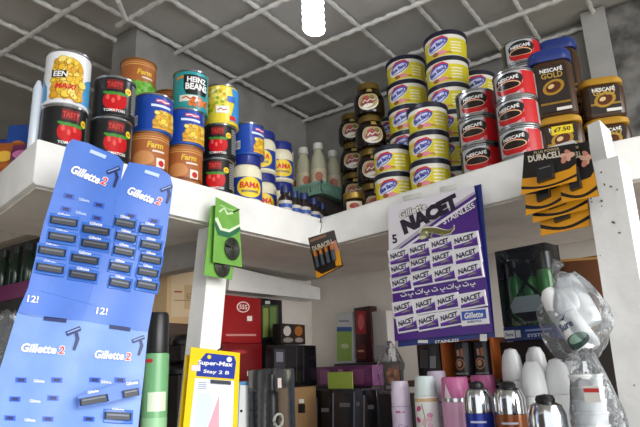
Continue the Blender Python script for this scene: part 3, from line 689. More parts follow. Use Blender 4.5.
a.stroke([(421, 233), (424, 231.5), (430, 230), (437, 231), (444, 232.6), (450, 231.8), (453.4, 228.5), (454, 226)], [1.5, 6.4, 4.4, 5.6, 5, 3.2, 1.6, .6], CRD, 3.3)
a.ell(424.5, 235, 5, 4, CR, 3.4, -20); a.ell(423, 237.5, 3.4, 1.8, M('d9d3a8', .4), 3.6, -15); a.ell(427, 232.5, 1.4, 1.2, M('e6dfae', .4), 3.7)
a.stroke([(433, 232), (431, 237), (434, 238)], 2, CR, 3.5); a.stroke([(443, 233), (441, 237.5), (444, 238)], 2, CR, 3.5)
# the line of arabic script, drawn as pen strokes
for x, s_ in ((404, 1), (411, .8), (419, 1.1), (427, .9), (435, 1), (443, .8), (450, 1.1), (458, .9), (466, 1), (473, .8)):
    y = 295-(x-404)*.165; a.stroke([(x-3*s_, y-.2), (x-2*s_, y+1.4), (x+1.2*s_, y+1.1), (x+2.2*s_, y-1.4*s_), (x+3.2*s_, y+.9)], 1, WHITE, 3)
    a.ell(x-.5, y-2.2 if s_ > .9 else y+3, .55, .55, WHITE, 3); a.ell(x+.9, y-2.3 if s_ > .9 else y+3.1, .55, .55, WHITE, 3)
    if s_ > 1: a.stroke([(x+3.6, y-4), (x+3.4, y+1)], .9, WHITE, 3)
card(fn, t, 'card', [(388, 206), (474, 186), (493, 332), (395, 341)], PUR, a)
solid(fn, t, 'tape', rq(412, 196.5, 20, 5, -12), -2, .8, M('d8d8d4', .5)); solid(fn, t, 'tape', rq(448, 188, 17, 5, -12), -2, .8, M('d8d8d4', .5))
def packet(x, y, rot, wd=27, blue=False):
    q = rq(x, y, wd, 16.5, rot); c = math.cos(math.radians(rot)); s_ = math.sin(math.radians(rot))
    L = lambda X, Y: (x+X*c-Y*s_, y+X*s_+Y*c)
    a = Art(True); h = wd/2*.87
    if blue:
        a.poly([L(-h, -6.6), L(h, -6.6), L(h, 2.5), L(-h, 2.5)], M('2f57b8', .35), 8.5); a.text('Gillette', *L(0, -2), wd*.68, 6, WHITE, 9.5, rot, .15, .03); a.text('RUBIE PLUS', *L(0, 4.4), wd*.5, 2.2, DBL, 9.5, rot)
    else:
        a.poly([L(-h, 6.4), L(-h, 3.2), L(h*.2, 1.2), L(h, -2.2), L(h, 6.4)], PUR2, 8.5); a.poly([L(-h, 6.4), L(-h, 5), L(h*.2, 3), L(h, 0), L(h, 6.4)], PUR, 8.8)
        a.text('NACET', *L(-.5, -2.4), wd*.72, 5.4, M('2a1645', .4), 9.5, rot-7, .15, .04); a.stroke([L(-2, 4), L(3, 2.6), L(7, 2.8)], [.6, 1.8, .6], CR, 9.4)
    return solid(fn, t, 'blade_packet', q, .6, 8, M('eeecf2', .35), a, .05)
for row in ([(400, 257), (420, 251), (442, 245), (466, 241)], [(401, 270), (421, 264), (443, 259), (468, 256)], [(402, 284), (423, 278), (445, 274), (470, 271.5)],
            [(404, 309), (426, 305.5), (448, 302), (473, 300)], [(408, 324), (429, 322), (451, 318.5)]):
    for k, (x, y) in enumerate(row): packet(x, y, -10, (22, 23, 24, 28)[k])
packet(475, 317, -6, 28, True)

# coil packs on the left prop ----------------------------------
for k, (quad, cx, cy, X, lab) in enumerate((
        ([(211, 206), (222, 204), (236, 240), (232, 280), (204, 275)], 221, 266, -.762, 'green coil card at the rear, lower of the two on the prop'),
        ([(216, 197), (239, 209), (242, 267), (213, 262)], 231, 249, -.752, 'green coil card with white wave, the front one on the prop'))):
    p0 = at(225, 212, 0, X); t = thing('coil_card', lab, 'coil card', p0, 0, 'green coil cards on the prop')
    f = lambda u, v, l, X=X, p0=p0: planeX(X)(u, v, l)-p0
    a = Art(True); G_ = M('3f8a35', .4)
    if k: a.stroke([(216, 222), (220, 233), (228, 235), (236, 231), (240, 228)], [5, 6, 6, 5, 3], M('2c6b4a', .4), 1); a.stroke([(216, 218), (221, 229), (229, 231), (240, 225)], [3, 3, 3, 2], M('dfeed2', .4), 1.6)
    if k: a.stroke([(219, 212), (224, 208), (227, 214), (233, 213)], 2.2, M('cfe6bb', .4), 2); a.stroke([(220, 205), (228, 209), (234, 211)], 1.4, M('a9cf90', .4), 2)
    card(f, t, 'card', quad, M('78b250', .35, var=.15, scale=40), a)
    m = MB()
    for j in range(7):
        R_ = .0035+.0025*j; c = f(cx, cy, 0)
        m.tube([c+Vector((.004+.0012*(j % 2), R_*math.cos(i*math.pi/12), R_*1.12*math.sin(i*math.pi/12))) for i in range(25)], .0016, M('35392f', .5, var=.3, scale=90), 6)
    m.build('wire_coil', t)
    if k: m = MB(); n0 = f(232, 212, 0); m.tube([n0+Vector((-.012, 0, -.003)), n0+Vector((.014, .006, .004))], .0014, M('4a4038', .5, .6), 6); m.build('nail', t)

OR = M('eda21c', .35)
# four-battery card at the shelf corner
t, p0 = hang('battery_card', 'black and copper battery card with four small cells hanging below the shelf corner', 'battery card', 322, 228, -.075)
f = lambda u, v, l, p0=p0: planeR(-.075)(u, v, l)-p0
a = Art(True); a.poly([(315, 270), (322, 274), (342.6, 265), (317, 278.6)], OR, 1); a.poly([(333, 250), (339, 248), (342, 265), (336, 266)], OR, 1); a.text('DURACELL', 323, 245, 22, 5, M('d9cdb8', .4), 2, -22, 0, .03); a.poly([(310, 240), (326, 234), (326.5, 236.5), (310.6, 242.5)], M('8a5a34', .4), 1.8)
a.poly([(329, 243), (336, 240), (339, 250), (333, 252)], M('c98a7a', .4), 1.6); a.poly([(310, 250), (328, 243), (329, 247), (311, 254)], M('4a4626', .4), 1.7)
card(f, t, 'card', [(308, 238), (334, 230), (343, 266), (317, 279)], M('1f1a17', .35), a)
for k in range(4):
    x, y = 317+5.4*k, 260-2.3*k; m = MB()
    m.tube([f(x-1.2, y-8.5, 8), f(x+.2, y-3, 8)], .0046, M('c27a3a', .3, .6), 10); m.tube([f(x+.2, y-3, 8), f(x+2.2, y+7.5, 8)], .0046, M('3a4450', .3), 10)
    m.tube([f(x-1.6, y-9.5, 8), f(x-1.2, y-8.5, 8)], .002, STEEL, 8); m.build('battery', t)
m = MB(); n1 = Vector((CN.x+.008, CN.y-.004, 1.847))-p0; m.tube([f(320, 233, 0), f(321.5, 228, 3), n1], .0009, BLACK, 5); m.build('string', t)
m = MB(); m.tube([n1+Vector((-.006, .003, 0)), n1+Vector((.006, -.012, .003))], .0016, M('3a3330', .5, .6), 6); m.build('nail', t)

# battery cards at the right end
def bat_card(lab, quad, d, big=True, cell=None):
    cx = sum(p[0] for p in quad)/4; t, p0 = hang('battery_card', lab, 'battery card', cx, quad[0][1], d, 'black and gold battery cards by the post')
    f = lambda u, v, l: planeR(d)(u, v, l)-p0
    TL, TR_, BR_, BL_ = quad
    P = lambda s, v: ((TL[0]*(1-s)+TR_[0]*s)*(1-v)+(BL_[0]*(1-s)+BR_[0]*s)*v, (TL[1]*(1-s)+TR_[1]*s)*(1-v)+(BL_[1]*(1-s)+BR_[1]*s)*v)
    a = Art(True); a.poly([P(0, .62)]+[P(k/8, .62+.05*math.sin(k/8*3.14)) for k in range(1, 8)]+[P(1, .55), P(1, 1), P(0, 1)], OR, 1)
    a.poly([P(k/8, .80+.12*math.sin(k/8*3.1)) for k in range(9)]+[P((8-k)/8, .87+.10*math.sin((8-k)/8*3.1)) for k in range(9)], M('1d1612', .35), 1.5)
    rot = math.degrees(math.atan2(TR_[1]-TL[1], TR_[0]-TL[0])); wd = math.dist(TL, TR_)
    a.text('DURACELL', *P(.42, .20), wd*.66, 6.5, M('e9e0cf', .4), 2, rot, 0, .035); a.text('PLUS POWER', *P(.45, .07), wd*.5, 2.6, M('cdb98f', .4), 2, rot)
    for k, (ax, ay) in enumerate(((.78, .28), (.86, .22), (.86, .34), (.78, .38), (.92, .29))): a.ell(*P(ax, ay), 4, 2.6, M(('e8b7a0', 'd98f7a')[k % 2], .4), 2+k*.1, 40*k)
    o = card(f, t, 'card', quad, M('201c19', .3), a)
    solid(f, t, 'battery', [P(.30, .45), P(.60, .42), P(.62, .80), P(.32, .84)], 2, 26, M('232426', .3), Art(True).stroke([P(.36, .52), P(.57, .50)], 1, M('77797c', .4), 27), .06)
bat_card('lowest battery card showing only its gold lower end above the post paint', [(538, 178), (588, 168), (590, 226), (541, 236)], -.014)
bat_card('second lowest battery card of the overlapping pile, gold lower end visible', [(530, 170), (585, 160), (588, 209), (533, 223)], -.026)
bat_card('middle battery card tucked below the frontmost battery card', [(524, 160), (566, 152), (568, 202), (526, 216)], -.038)
bat_card('battery card at the right of the pile against the white post', [(556, 148), (588, 141), (599, 196), (562, 203)], -.050)
bat_card('frontmost battery card with dark square cell and white lettering', [(524, 152), (575, 143), (577, 181), (521, 195)], -.062)

# yellow and blue razor cards on the prop
for k, (dx, dy, X, lab) in enumerate(((-5, 8, -.752, 'yellow-bordered card half hidden at the left behind the front yellow razor card'), (0, 0, -.738, 'front yellow-bordered razor card with blue header, hung on the prop'))):
    p0 = at(216, 352, 0, X); t = thing('razor_card', lab, 'razor card', p0, 0, 'yellow razor cards on the prop')
    f = lambda u, v, l, X=X, p0=p0, dx=dx, dy=dy: planeX(X)(u+dx, v+dy, l)-p0
    a = Art(True); HB = M('2b3f9c', .35)
    a.poly([(196, 376), (198, 362), (206, 353), (234, 356), (236, 362), (234, 379)], HB, 1); a.poly([(195, 378), (234, 381), (232, 440), (188, 440)], M('e9eef8', .3), 1)
    a.text('Super-Max', 215, 364, 35, 6, WHITE, 2, 4, .1, .03); a.text('Stay 2 B', 216, 372.5, 26, 4.5, WHITE, 2, 4, .1, .02); a.ell(229, 359.5, 2.6, 2.6, WHITE, 2); a.ell(209, 357, 2, 2, M('f0d23a', .4), 2)
    a.rect(191, 365, 200, 371, M('e8d6dc', .4), 2.5)
    a.poly([(219, 395), (219, 440), (203, 440)], M('f2a6b4', .4), 2); a.poly([(197, 392), (210, 393), (214, 405), (203, 440), (192, 440)], M('cfe0f4', .4), 1.8); a.rect(196, 380, 209, 390, M('dfe3ee', .4), 2)
    for j in range(4): a.rect(198, 382+j*2, 206, 382.8+j*2, M('8a93b8', .4), 2.5)
    card(f, t, 'card', [(191, 347), (240, 353), (237, 440), (182, 440)], M('f0cc1e', .35), a)
    if k:
        solid(f, t, 'razor_handle', [(222, 383), (228, 383), (226, 440), (220, 440)], 1.5, 14, M('eef1f6', .3)); solid(f, t, 'razor_head', [(210, 379.5), (230, 381), (230, 385), (210, 383.5)], 1.5, 16, M('454a55', .35))
        m = MB(); n0 = f(217, 354, 0); m.tube([n0+Vector((-.022, 0, -.004)), n0+Vector((.012, .004, .012))], .0013, BLACK, 6); m.build('nail', t)

# ============================================================ LOWER COUNTER, LEFT WALL
def bxX(name, lab, cat, x0, x1, yt, z0, X, th, mat, art=None, z1=None, bev=.0015, parts=None):
    A_, B_ = at(x0, yt, 0, X), at(x1, yt, 0, X); z1 = z1 or at((x0+x1)/2, yt, 0, X).z
    t = thing(name, lab, cat, ((X-th/2), (A_.y+B_.y)/2, z0)); o = Vector(t.location)
    m = MB(); hy = abs(B_.y-A_.y)/2; m.box(-th/2, th/2, -hy, hy, 0, z1-z0, mat, bev)
    if art: art.lay(m, lambda u, v, l: planeX(X)(u, v, l)-o)
    m.build('carton', t)
    return t
def bxR(name, lab, cat, x0, x1, yt, z0, d, th, mat, art=None, z1=None, bev=.0015, part='carton'):
    A_, B_ = atR(x0, yt, d), atR(x1, yt, d); z1 = z1 or atR((x0+x1)/2, yt, d).z; c = (A_+B_)/2+NI*(th/2); hw = ((B_-A_).xy).length/2
    t = thing(name, lab, cat, (c.x, c.y, z0), math.atan2(ER.y, ER.x)); o = Vector(t.location); rm = Matrix.Rotation(-t.rotation_euler.z, 3, 'Z')
    m = MB(); m.box(-hw, hw, -th/2, th/2, 0, z1-z0, mat, bev)
    if art: art.lay(m, lambda u, v, l: rm @ (planeR(d)(u, v, l)-o))
    m.build(part, t)
    return t
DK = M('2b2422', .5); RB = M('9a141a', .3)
# red cartons
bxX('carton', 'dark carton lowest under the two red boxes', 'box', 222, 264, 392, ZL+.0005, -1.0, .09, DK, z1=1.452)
a = Art(True); a.rect(247, 371, 253, 376, M('e6d9d4', .4), 1); a.ell(238, 352, 9, 2, M('b5383a', .4), 1)
bxX('gift_box', 'dark red box directly below the red box with white ring emblem', 'box', 222, 262, 340, 1.4525, -1.0, .09, M('7c1218', .3, var=.15, scale=14), a, z1=1.570)
a = Art(True); a.ell(243, 307, 6.5, 5.5, M('e9d8d2', .4), 1); a.ell(243, 307, 5.4, 4.5, RB, 2); a.text('555', 243, 307, 8, 4.5, M('f0e2dc', .4), 3, 4); a.rect(247, 316, 252, 321, M('ecdfda', .4), 1); a.rect(226, 334, 256, 336, M('c98a84', .4), 1)
bxX('gift_box', 'bright red box with white ring emblem, top of the red stack', 'box', 216, 261, 296, 1.5705, -1.0, .09, M('9a141a', .3, var=.10, scale=14), a)
a = Art(True); a.rect(262, 305, 278, 338, M('4d5a3e', .25), 1); a.rect(263, 308, 268, 337, M('8d9a4a', .3), 2); a.rect(270, 307, 276, 337, M('6f8a4c', .3), 2); a.rect(265, 301, 270, 304, M('c8c8c0', .4), 1)
bxX('dark_box', 'dark maroon box standing left of the large black box', 'box', 259, 273, 346, ZL+.0005, -1.045, .06, M('3c1216', .35), z1=1.567)
bxX('framed_case', 'narrow black case with greenish bottles picture beside the red box', 'box', 259, 282, 299, 1.5675, -1.045, .05, M('15161a', .3), a)
a = Art(True); a.rect(274, 349, 285, 381, M('3a3a44', .2), 1); a.rect(276, 352, 283, 362, M('8a8794', .3), 2); a.rect(296, 347, 297, 381, M('34353c', .3), 1); a.rect(303, 347, 304, 381, M('34353c', .3), 1)
a2 = Art(True); a2.rect(299, 399, 304, 403, M('efece8', .4), 1); a2.rect(298, 404, 305, 413, M('26201c', .4), 1)
bxX('cardboard_box', 'tan cardboard box with small white label under the large black box', 'box', 288, 316, 386, ZL+.0005, -.95, .08, M('b08a5e', .7, var=.1), a2, z1=1.457)
bxX('black_box', 'large glossy black box with the small photo box on top', 'box', 274, 316, 345, 1.4575, -.965, .055, M('17181c', .15), a)
a = Art(True); a.rect(282, 325, 292, 343, M('1c1a1a', .4), 1); a.ell(287, 331, 3.8, 5, M('cfc4be', .4), 2); a.rect(293, 325, 304, 343, M('3a2016', .4), 1); a.ell(298.5, 331, 4, 5, M('a8662f', .4), 2); a.ell(288, 340, 5, 2.5, M('8f867f', .4), 2); a.ell(299, 340, 4, 2.4, M('9a938c', .4), 2)
q = at(293, 344, 0, -.97); bxX('photo_box', 'small box with two portrait pictures standing on the large black box', 'box', 281, 305, 324, 1.5685, -.97, .03, M('1b1918', .4), a)
# kraft box and what is under it
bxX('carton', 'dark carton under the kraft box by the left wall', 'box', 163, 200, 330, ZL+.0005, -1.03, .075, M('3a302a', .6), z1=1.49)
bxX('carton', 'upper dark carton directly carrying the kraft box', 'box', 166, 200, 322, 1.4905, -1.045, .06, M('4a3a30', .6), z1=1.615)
a = Art(True); a.rect(171, 269, 195, 317, M('cdb795', .5), 1); a.rect(184, 285, 195, 309, M('b9a079', .5), 2); a.text('62', 189, 296, 6, 6, M('8a7558', .5), 3); a.rect(174, 291, 182, 292.5, M('9a4030', .5), 2); a.rect(174, 300, 190, 300.8, M('8a7558', .5), 2.5)
bxX('kraft_box', 'pale kraft cardboard box on the left behind the white prop', 'box', 168, 200, 266, 1.6155, -1.05, .055, M('c6a87e', .7, var=.08), a)
for k, (px, py, lab) in enumerate(((184, 337, 'upper dark round-backed gadget beside the prop under the kraft box'), (181, 366, 'lower dark round-backed gadget beside the prop under the kraft box'))):
    p = at(px, py+9, 0, -1.0); t = thing('plastic_gadget', lab, 'gadget', (p.x, p.y, p.z), 0, 'dark gadgets beside the prop')
    m = MB(); m.lathe([(.012, 0), (.030, .002), (.031, .010), (.026, .020), (.014, .027), (.0002, .029)], M('17171a', .3), 24); m.build('shell', t)
    m = MB(); m.box(-.002, .033, -.004, .004, .008, .018, M('4a4a50', .3), .001); m.build('wheel', t)
    m = MB(); m.box(-.036, .036, -.04, .04, ZL+.0005-p.z if k == 1 else at(181, 375, 0, -1.0).z+.0305-p.z, -.0005, M('241f1d', .6)); o = m.build('dark_carton'); o.location = (p.x, p.y, p.z)
    tag(o, ['dark carton between the two dark gadgets beside the prop', 'dark carton below the lower gadget beside the prop'][k], 'box')
# spray can
p = at(156, 370, 0, -.80); t = thing('spray_can', 'tall green spray can with black cap beside the razor sheet', 'spray can', (p.x, p.y, ZL+.0005))
zt = at(156, 313, 0, -.80).z-ZL
m = MB(); m.lathe([(.019, 0), (.0205, .003), (.0205, zt-.075), (.0195, zt-.068)], M('74b07c', .3)); m.build('can_body', t)
m = MB(); m.lathe([(.0195, zt-.0675), (.0198, zt-.066), (.0185, zt-.006), (.0165, zt), (.0001, zt)], M('1d1e20', .35), 40); m.build('cap', t)
a = Art(); a.rect(-.012, zt-.16, .02, zt-.13, M('d8e8cf', .4), 1); a.rect(-.022, zt-.083, -.006, zt-.077, M('c23a3a', .4), 1); a.rect(-.03, zt-.23, .03, zt-.07, M('74b07c', .3), .5); a.rect(-.03, zt-.23, .03, zt-.17, M('96c89a', .4), .8)
m = MB(); a.lay(m, wrap(.0206), du=.005); m.build('label', t, sharp=60); t.rotation_euler.z = face(p)
# blue and white box, clear case with cable
a = Art(True); a.poly([(240, 385), (260, 386), (252, 427), (238, 430)], M('e6e8ea', .4), 1); a.poly([(260, 386), (267, 386), (266, 430), (252, 430)], M('3f78b8', .4), 1); a.ell(241, 411, 1.4, 1.4, BLACK, 2)
bxX('blue_box', 'blue and white box between the yellow razor cards and the clear case', 'box', 238, 265, 381, ZL+.0005, -.86, .06, M('5f8fc4', .4), a)
A_, B_ = at(266, 369, 0, -.80), at(295, 372, 0, -.80); t = thing('clear_case', 'tall clear plastic case with a black stack and white cable inside', 'case', ((-.826), (A_.y+B_.y)/2, ZL+.0005)); hy = (B_.y-A_.y)/2; hz = A_.z-ZL
m = MB(); m.box(-.026, .026, -hy, hy, 0, hz, CLEAR, .004); m.build('case', t)
m = MB(); m.lathe([(.013, .004)]+[(.013+.002*(k % 2), .008+k*.008) for k in range(18)]+[(.008, .152), (.006, hz-.012)], BLACK, 20); m.build('black_stack', t)
m = MB(); m.tube([(.017+.002*math.sin(k*.9), .014*math.cos(k*.62), .090+.013*math.sin(k*.62)) for k in range(26)], .0022, M('e9e6de', .4), 7); m.build('white_cable', t)
m = MB(); m.box(.0262, .0268, -.012, 0, hz-.04, hz-.02, M('e8d6d0', .4)); m.build('price_label', t)

# ============================================================ LOWER COUNTER, RIGHT SIDE
PK = M('8f4a86', .3, var=.35, scale=50)
bxR('carton', 'dark carton behind the black perfume boxes carrying the purple foil box', 'box', 315, 372, 386, ZL+.0005, .262, .07, DK, z1=1.452)
bxR('foil_box', 'long purple foil box lying behind the green price card', 'box', 316, 372, 366, 1.4525, .265, .06, PK, Art(True).rect(320, 370, 330, 384, M('c07ab0', .25), 1).rect(338, 369, 343, 384, M('d898c4', .25), 1).rect(352, 369, 364, 384, M('b56a9c', .25), 1))
bxR('carton', 'dark carton by the back wall under the green and maroon cartons', 'box', 334, 386, 366, ZL+.0005, .338, .05, DK, z1=1.515)
a = Art(True); a.rect(337, 330, 352, 361, M('9fc25a', .4), 1); a.rect(337, 327, 352, 331.5, M('3a62a8', .4), 2); a.rect(339, 320, 349, 322, M('9aa6ba', .4), 2); a.ell(345, 346, 4, 2.5, M('d9e6b8', .4), 2)
bxR('carton', 'white and green carton with blue stripe by the back wall', 'box', 337, 352, 313, 1.5155, .345, .03, M('dfe3e6', .4), a)
a = Art(True); a.rect(356, 311, 366, 334, M('a8202c', .4), 1); a.ell(361, 322, 3, 8, M('d8686a', .4), 2); a.rect(356, 345, 366, 359, M('5e1620', .4), 1); a.rect(358, 350, 364, 352, M('c9a27a', .4), 2)
bxR('carton', 'dark maroon carton with red picture between two pale cartons', 'box', 353.5, 370, 307, 1.5155, .34, .03, M('3c1219', .35), a)
bxR('carton', 'plain pale carton right of the maroon carton', 'box', 371.5, 386, 311, 1.5155, .345, .03, M('cfc9c6', .45), Art(True).rect(373, 345, 384, 359, M('b7b3b4', .4), 1))
PB = [(315, 331, 394, '1b1c22', 'leftmost black perfume box, half behind the tan box'), (331.5, 352, 389, '33363c', 'dark grey perfume box under the yellow-green price card'), (352.5, 362, 388, '4a4e58', 'narrow grey perfume box right of the price card'), (362.5, 376, 391, '22232b', 'black perfume box with pale edge beside the clear flower bag')]
for x0, x1, yt, c, lab in PB:
    a = Art(True); a.rect(x0+1, yt+4, x0+2.5, 440, M('8b93a8', .25), 1); a.rect(x0+(x1-x0)*.4, yt+14, x1-2, yt+18, M('7e7d84', .3), 1)
    bxR('perfume_box', lab, 'box', x0, x1, yt, ZL+.0005, .17, .05, M(c, .15), a, z1=atR(340, 389, .17).z-(.002 if yt > 390 else 0))
zp = atR(340, 389, .17).z+.0004
a = Art(True); a.text('SALE', 340, 379, 12, 4, M('7c9a3a', .5), 1, -3)
bxR('price_card', 'small plain yellow-green card standing on the perfume boxes', 'card', 327.5, 352, 372, zp, .185, .002, M('c2dd62', .5), None, bev=0)
bxR('carton', 'dark carton under the clear bag with orange flower', 'box', 378, 402, 394, ZL+.0005, .13, .06, M('26252b', .4), z1=1.440)
# clear bag with orange flower picture
def bag_mesh(pts_c, rx, ry, rz_, seed, mat, pinch=.3, n=20, mm=14):
    rnd = random.Random(seed); m = MB(); vs = []; fs = []
    ph = [rnd.uniform(0, 6.28) for _ in range(6)]
    for j in range(mm+1):
        v = j/mm; prof = math.sin(math.pi*min(1, .06+v*.9))**.45*(1-pinch*max(0, v-.6)/.4)
        for k in range(n):
            a_ = 2*math.pi*k/n; q = prof*(1+.09*math.sin(3*a_+ph[0]+v*5)+.06*math.sin(5*a_+ph[1]-v*9)+.05*math.sin(8*a_+ph[2]+v*13))
            vs.append((pts_c[0]+rx*q*math.cos(a_), pts_c[1]+ry*q*math.sin(a_), pts_c[2]-rz_+2*rz_*v+.004*math.sin(4*a_+ph[3])))
    for j in range(mm):
        for k in range(n): k2 = (k+1) % n; fs.append((j*n+k, j*n+k2, (j+1)*n+k2, (j+1)*n+k))
    fs.append(tuple(range(n))[::-1]); fs.append(tuple(mm*n+k for k in range(n)))
    return m.faces(vs, fs, mat)
p = atR(388, 372, .12); t = thing('clear_flower_bag', 'crumpled clear bag with an orange flower picture beside the lilac deodorant', 'bag', (p.x, p.y, 1.4405), math.atan2(ER.y, ER.x))
bag_mesh((0, .01, .058), .036, .022, .0575, 3, BAG, .55).build('film', t)
a = Art(); a.rect(-.026, .006, .026, .07, M('4a3a34', .4), 0)
for k in range(9): a.ell(.002+.011*math.cos(k*.7), .040+.012*math.sin(k*.7), .008, .006, M(('d9762a', 'e8984a', 'b5541c')[k % 3], .4), 1+k*.1, k*40)
a.ell(.002, .040, .006, .006, M('7a2f14', .4), 3); a.rect(.018, .006, .024, .066, M('c2702c', .4), 1); a.rect(-.02, .010, .010, .018, M('c9c2bc', .4), 1)
m = MB(); a.lay(m, flatxz(.012)); m.box(-.026, .026, .0125, .020, .006, .07, M('4a3a34', .4)); m.build('picture_card', t)

# mug boxes on a board
z1 = 1.470
bxR('carton', 'dark carton carrying the board under the mug box', 'box', 414, 494, 380, ZL+.0005, .10, .10, M('241f20', .6), z1=1.4575)
p = atR(452, 374, .15); t = thing('shelf_board', 'thin dark board under the mug box behind the deodorants', 'board', (p.x, p.y, 1.458), math.atan2(ER.y, ER.x))
m = MB(); m.box(-.085, .085, -.075, .06, 0, z1-1.458, M('5a4436', .6), .001); m.build('board', t)
a = Art(True); a.rect(420, 350, 428, 368, M('3a3438', .3), 1); a.rect(430, 356, 436, 368, M('8d8a90', .3), 1)
bxR('dark_box', 'small black box with faint red lettering left of the mug box', 'box', 416, 439, 342, z1+.0005, .09, .05, M('17151a', .25), a)
A_, B_ = atR(440, 341, .085), atR(491, 341, .085); c = (A_+B_)/2+NI*.03; hw = (B_-A_).length/2; zt = A_.z-z1
t = thing('mug_gift_box', 'orange open-fronted carton showing two dark mugs with copper emblems', 'box', (c.x, c.y, z1+.0005), math.atan2(ER.y, ER.x)); OC = M('b5602a', .45)
m = MB()
for bx in ((-hw, hw, -.03, .03, 0, .004), (-hw, hw, -.03, .03, zt-.004, zt), (-hw, hw, .026, .03, .004, zt-.004), (-hw, -hw+.007, -.03, .026, .004, zt-.004), (hw-.004, hw, -.03, .026, .004, zt-.004)): m.box(*bx, OC)
m.build('carton', t)
for s_ in (-1, 1):
    r = .0215; x = s_*.0235+.002; m = MB(); m.lathe([(r*.9, .0045), (r, .007), (r, zt-.006), (r*.95, zt-.0045), (r*.9, zt-.006), (r*.88, .010)], M('332f33', .25), 32, (x, -.002, 0), closed=False); o = m.build('mug', t)
    a = Art(); a.ell(0, .030, .011, .011, M('c98a62', .35), 1); a.ell(0, .030, .0085, .0085, M('33292a', .35), 2); a.ell(0, .031, .005, .006, M('d3a07c', .35), 3); a.rect(-.004, .046, .002, .058, M('d0a58a', .35), 2); a.rect(.004, .044, .010, .060, M('b9785a', .35), 2); a.rect(-.016, .010, .016, .013, M('9fa59c', .35), 2)
    m = MB(); f_ = wrap(r); a.lay(m, lambda u, v, l: (f_(u, v, l)[0]+x, f_(u, v, l)[1]-.002, v), du=.004); m.build('emblem', o, sharp=60)

# gift set, brown box
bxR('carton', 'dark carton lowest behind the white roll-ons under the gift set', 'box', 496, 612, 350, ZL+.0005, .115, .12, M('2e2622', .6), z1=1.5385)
A_, B_ = atR(494, 245, .10), atR(547, 252, .10); c = (A_+B_)/2+NI*.025; hw = (B_.xy-A_.xy).length/2; zt = atR(520, 247, .10).z-1.539
t = thing('toiletry_gift_set', 'clear gift set of green bottles crossed by black ribbons on a blue base', 'gift set', (c.x, c.y, 1.539), math.atan2(ER.y, ER.x))
m = MB(); m.box(-hw, hw, -.028, .025, 0, .026, M('22366e', .4), .001); m.build('base', t)
m = MB(); m.box(-hw, hw, .020, .025, .0265, zt, M('20231f', .5)); m.build('back_card', t)
for x, hgt in ((-.030, zt-.02), (.000, zt-.025), (.030, zt-.012)):
    m = MB(); m.lathe([(.015, .0265), (.0165, .03), (.0165, hgt*.72), (.012, hgt*.84), (.009, hgt*.9), (.009, hgt)], M('3f7a42', .12), 24, (x, .002, 0)); o = m.build('bottle', t)
    m = MB(); m.lathe([(.0168, hgt*.78), (.0172, hgt*.79), (.0165, hgt*.985), (.012, hgt)], M('15181a', .3), 20, (x, .002, .0015)); m.build('cap', o)
a = Art(); RBN = M('0c0d0e', .6)
a.poly([(-hw, zt-.012), (-hw, zt-.030), (0, zt*.62), (hw*.9, zt-.002), (hw*.62, zt-.002)], RBN, 0) if False else None
for P_ in (((-.046, zt-.01), (.0, .108), (.046, .055)), ((.044, zt), (-.0, .108), (-.046, .05))): a.stroke(P_, .006, RBN, 1)
for P_ in (((-.046, .055), (-.012, .026)), ((.046, .055), (.012, .026))): a.stroke(P_, .006, RBN, 1)
a.poly([(0, .112), (.022, .135), (.0, .150), (-.022, .135)], RBN, 1.2); a.poly([(0, .027), (.03, .050), (0, .06), (-.03, .05)], RBN, 1.2)
a.poly([(-.034, .052), (.026, .052), (.034, .066), (.022, .082), (-.026, .082), (-.038, .066)], M('aab4b8', .3), 2)
m = MB(); a.lay(m, flatxz(-.0175, .0006)); m.build('ribbon', t)
a = Art(); a.rect(-.052, .005, -.030, .020, M('e2e4e4', .4), 1); a.text('Sure', -.041, .0125, .016, .007, M('2a3a5a', .4), 2); a.rect(-.028, .006, -.018, .019, M('cfd2d4', .4), 1); a.text('SYSTEM', .016, .008, .042, .006, M('c9d4ee', .4), 2); a.rect(-.008, .0155, .044, .019, M('8aa0d4', .4), 2)
m = MB(); a.lay(m, flatxz(-.0281)); m.build('print', t)
m = MB(); m.box(-hw, hw, -.028, .0195, .0262, zt, CLEAR, .002); m.build('clear_cover', t)
a = Art(True); a.poly([(540, 261), (607, 256), (607, 258.5), (540, 263.5)], M('d8a45a', .35), 1); a.poly([(545, 331), (607, 325), (607, 331), (545, 337)], M('c9962e', .4), 1)
bxR('brown_box', 'brown box with thin gold edge behind the bagged white bottles', 'box', 539, 607, 259, 1.539, .16, .06, M('7a4a2c', .5, var=.15, scale=10), a)

# deodorants -----------------------------------------------------
def deo(px, yt, d, r, maker, lab, group, tw=0):
    p = atR(px, yt, d); h = p.z-ZL-.0005; t = thing('deodorant', lab, 'deodorant', (p.x, p.y, ZL+.0005), face(p, tw), group); maker(t, r, h); return t
def lilac(t, r, h):
    m = MB(); m.lathe([(r*.92, 0), (r, .004), (r, h-.05), (r*.97, h-.048)], M('d9c9e2', .3)); m.build('can_body', t)
    m = MB(); m.lathe([(r*.96, h-.0475), (r*.97, h-.046), (r*.96, h-.02), (r*.90, h-.018), (r*.88, h-.005), (r*.8, h), (.0001, h)], M('e3d4ea', .3), 40); m.build('cap', t)
    a = Art(); a.rect(-.012, h-.060, -.002, h-.056, M('b0628a', .4), 1); a.rect(0, h-.060, .006, h-.057, M('c07a9c', .4), 1); a.text('Go', .001, h-.085, .02, .010, M('b9a2c4', .4), 1); a.rect(-.03, h-.12, .03, h-.117, M('b58abb', .4), 1)
    m = MB(); a.lay(m, wrap(r), du=.004); m.build('label', t, sharp=60)
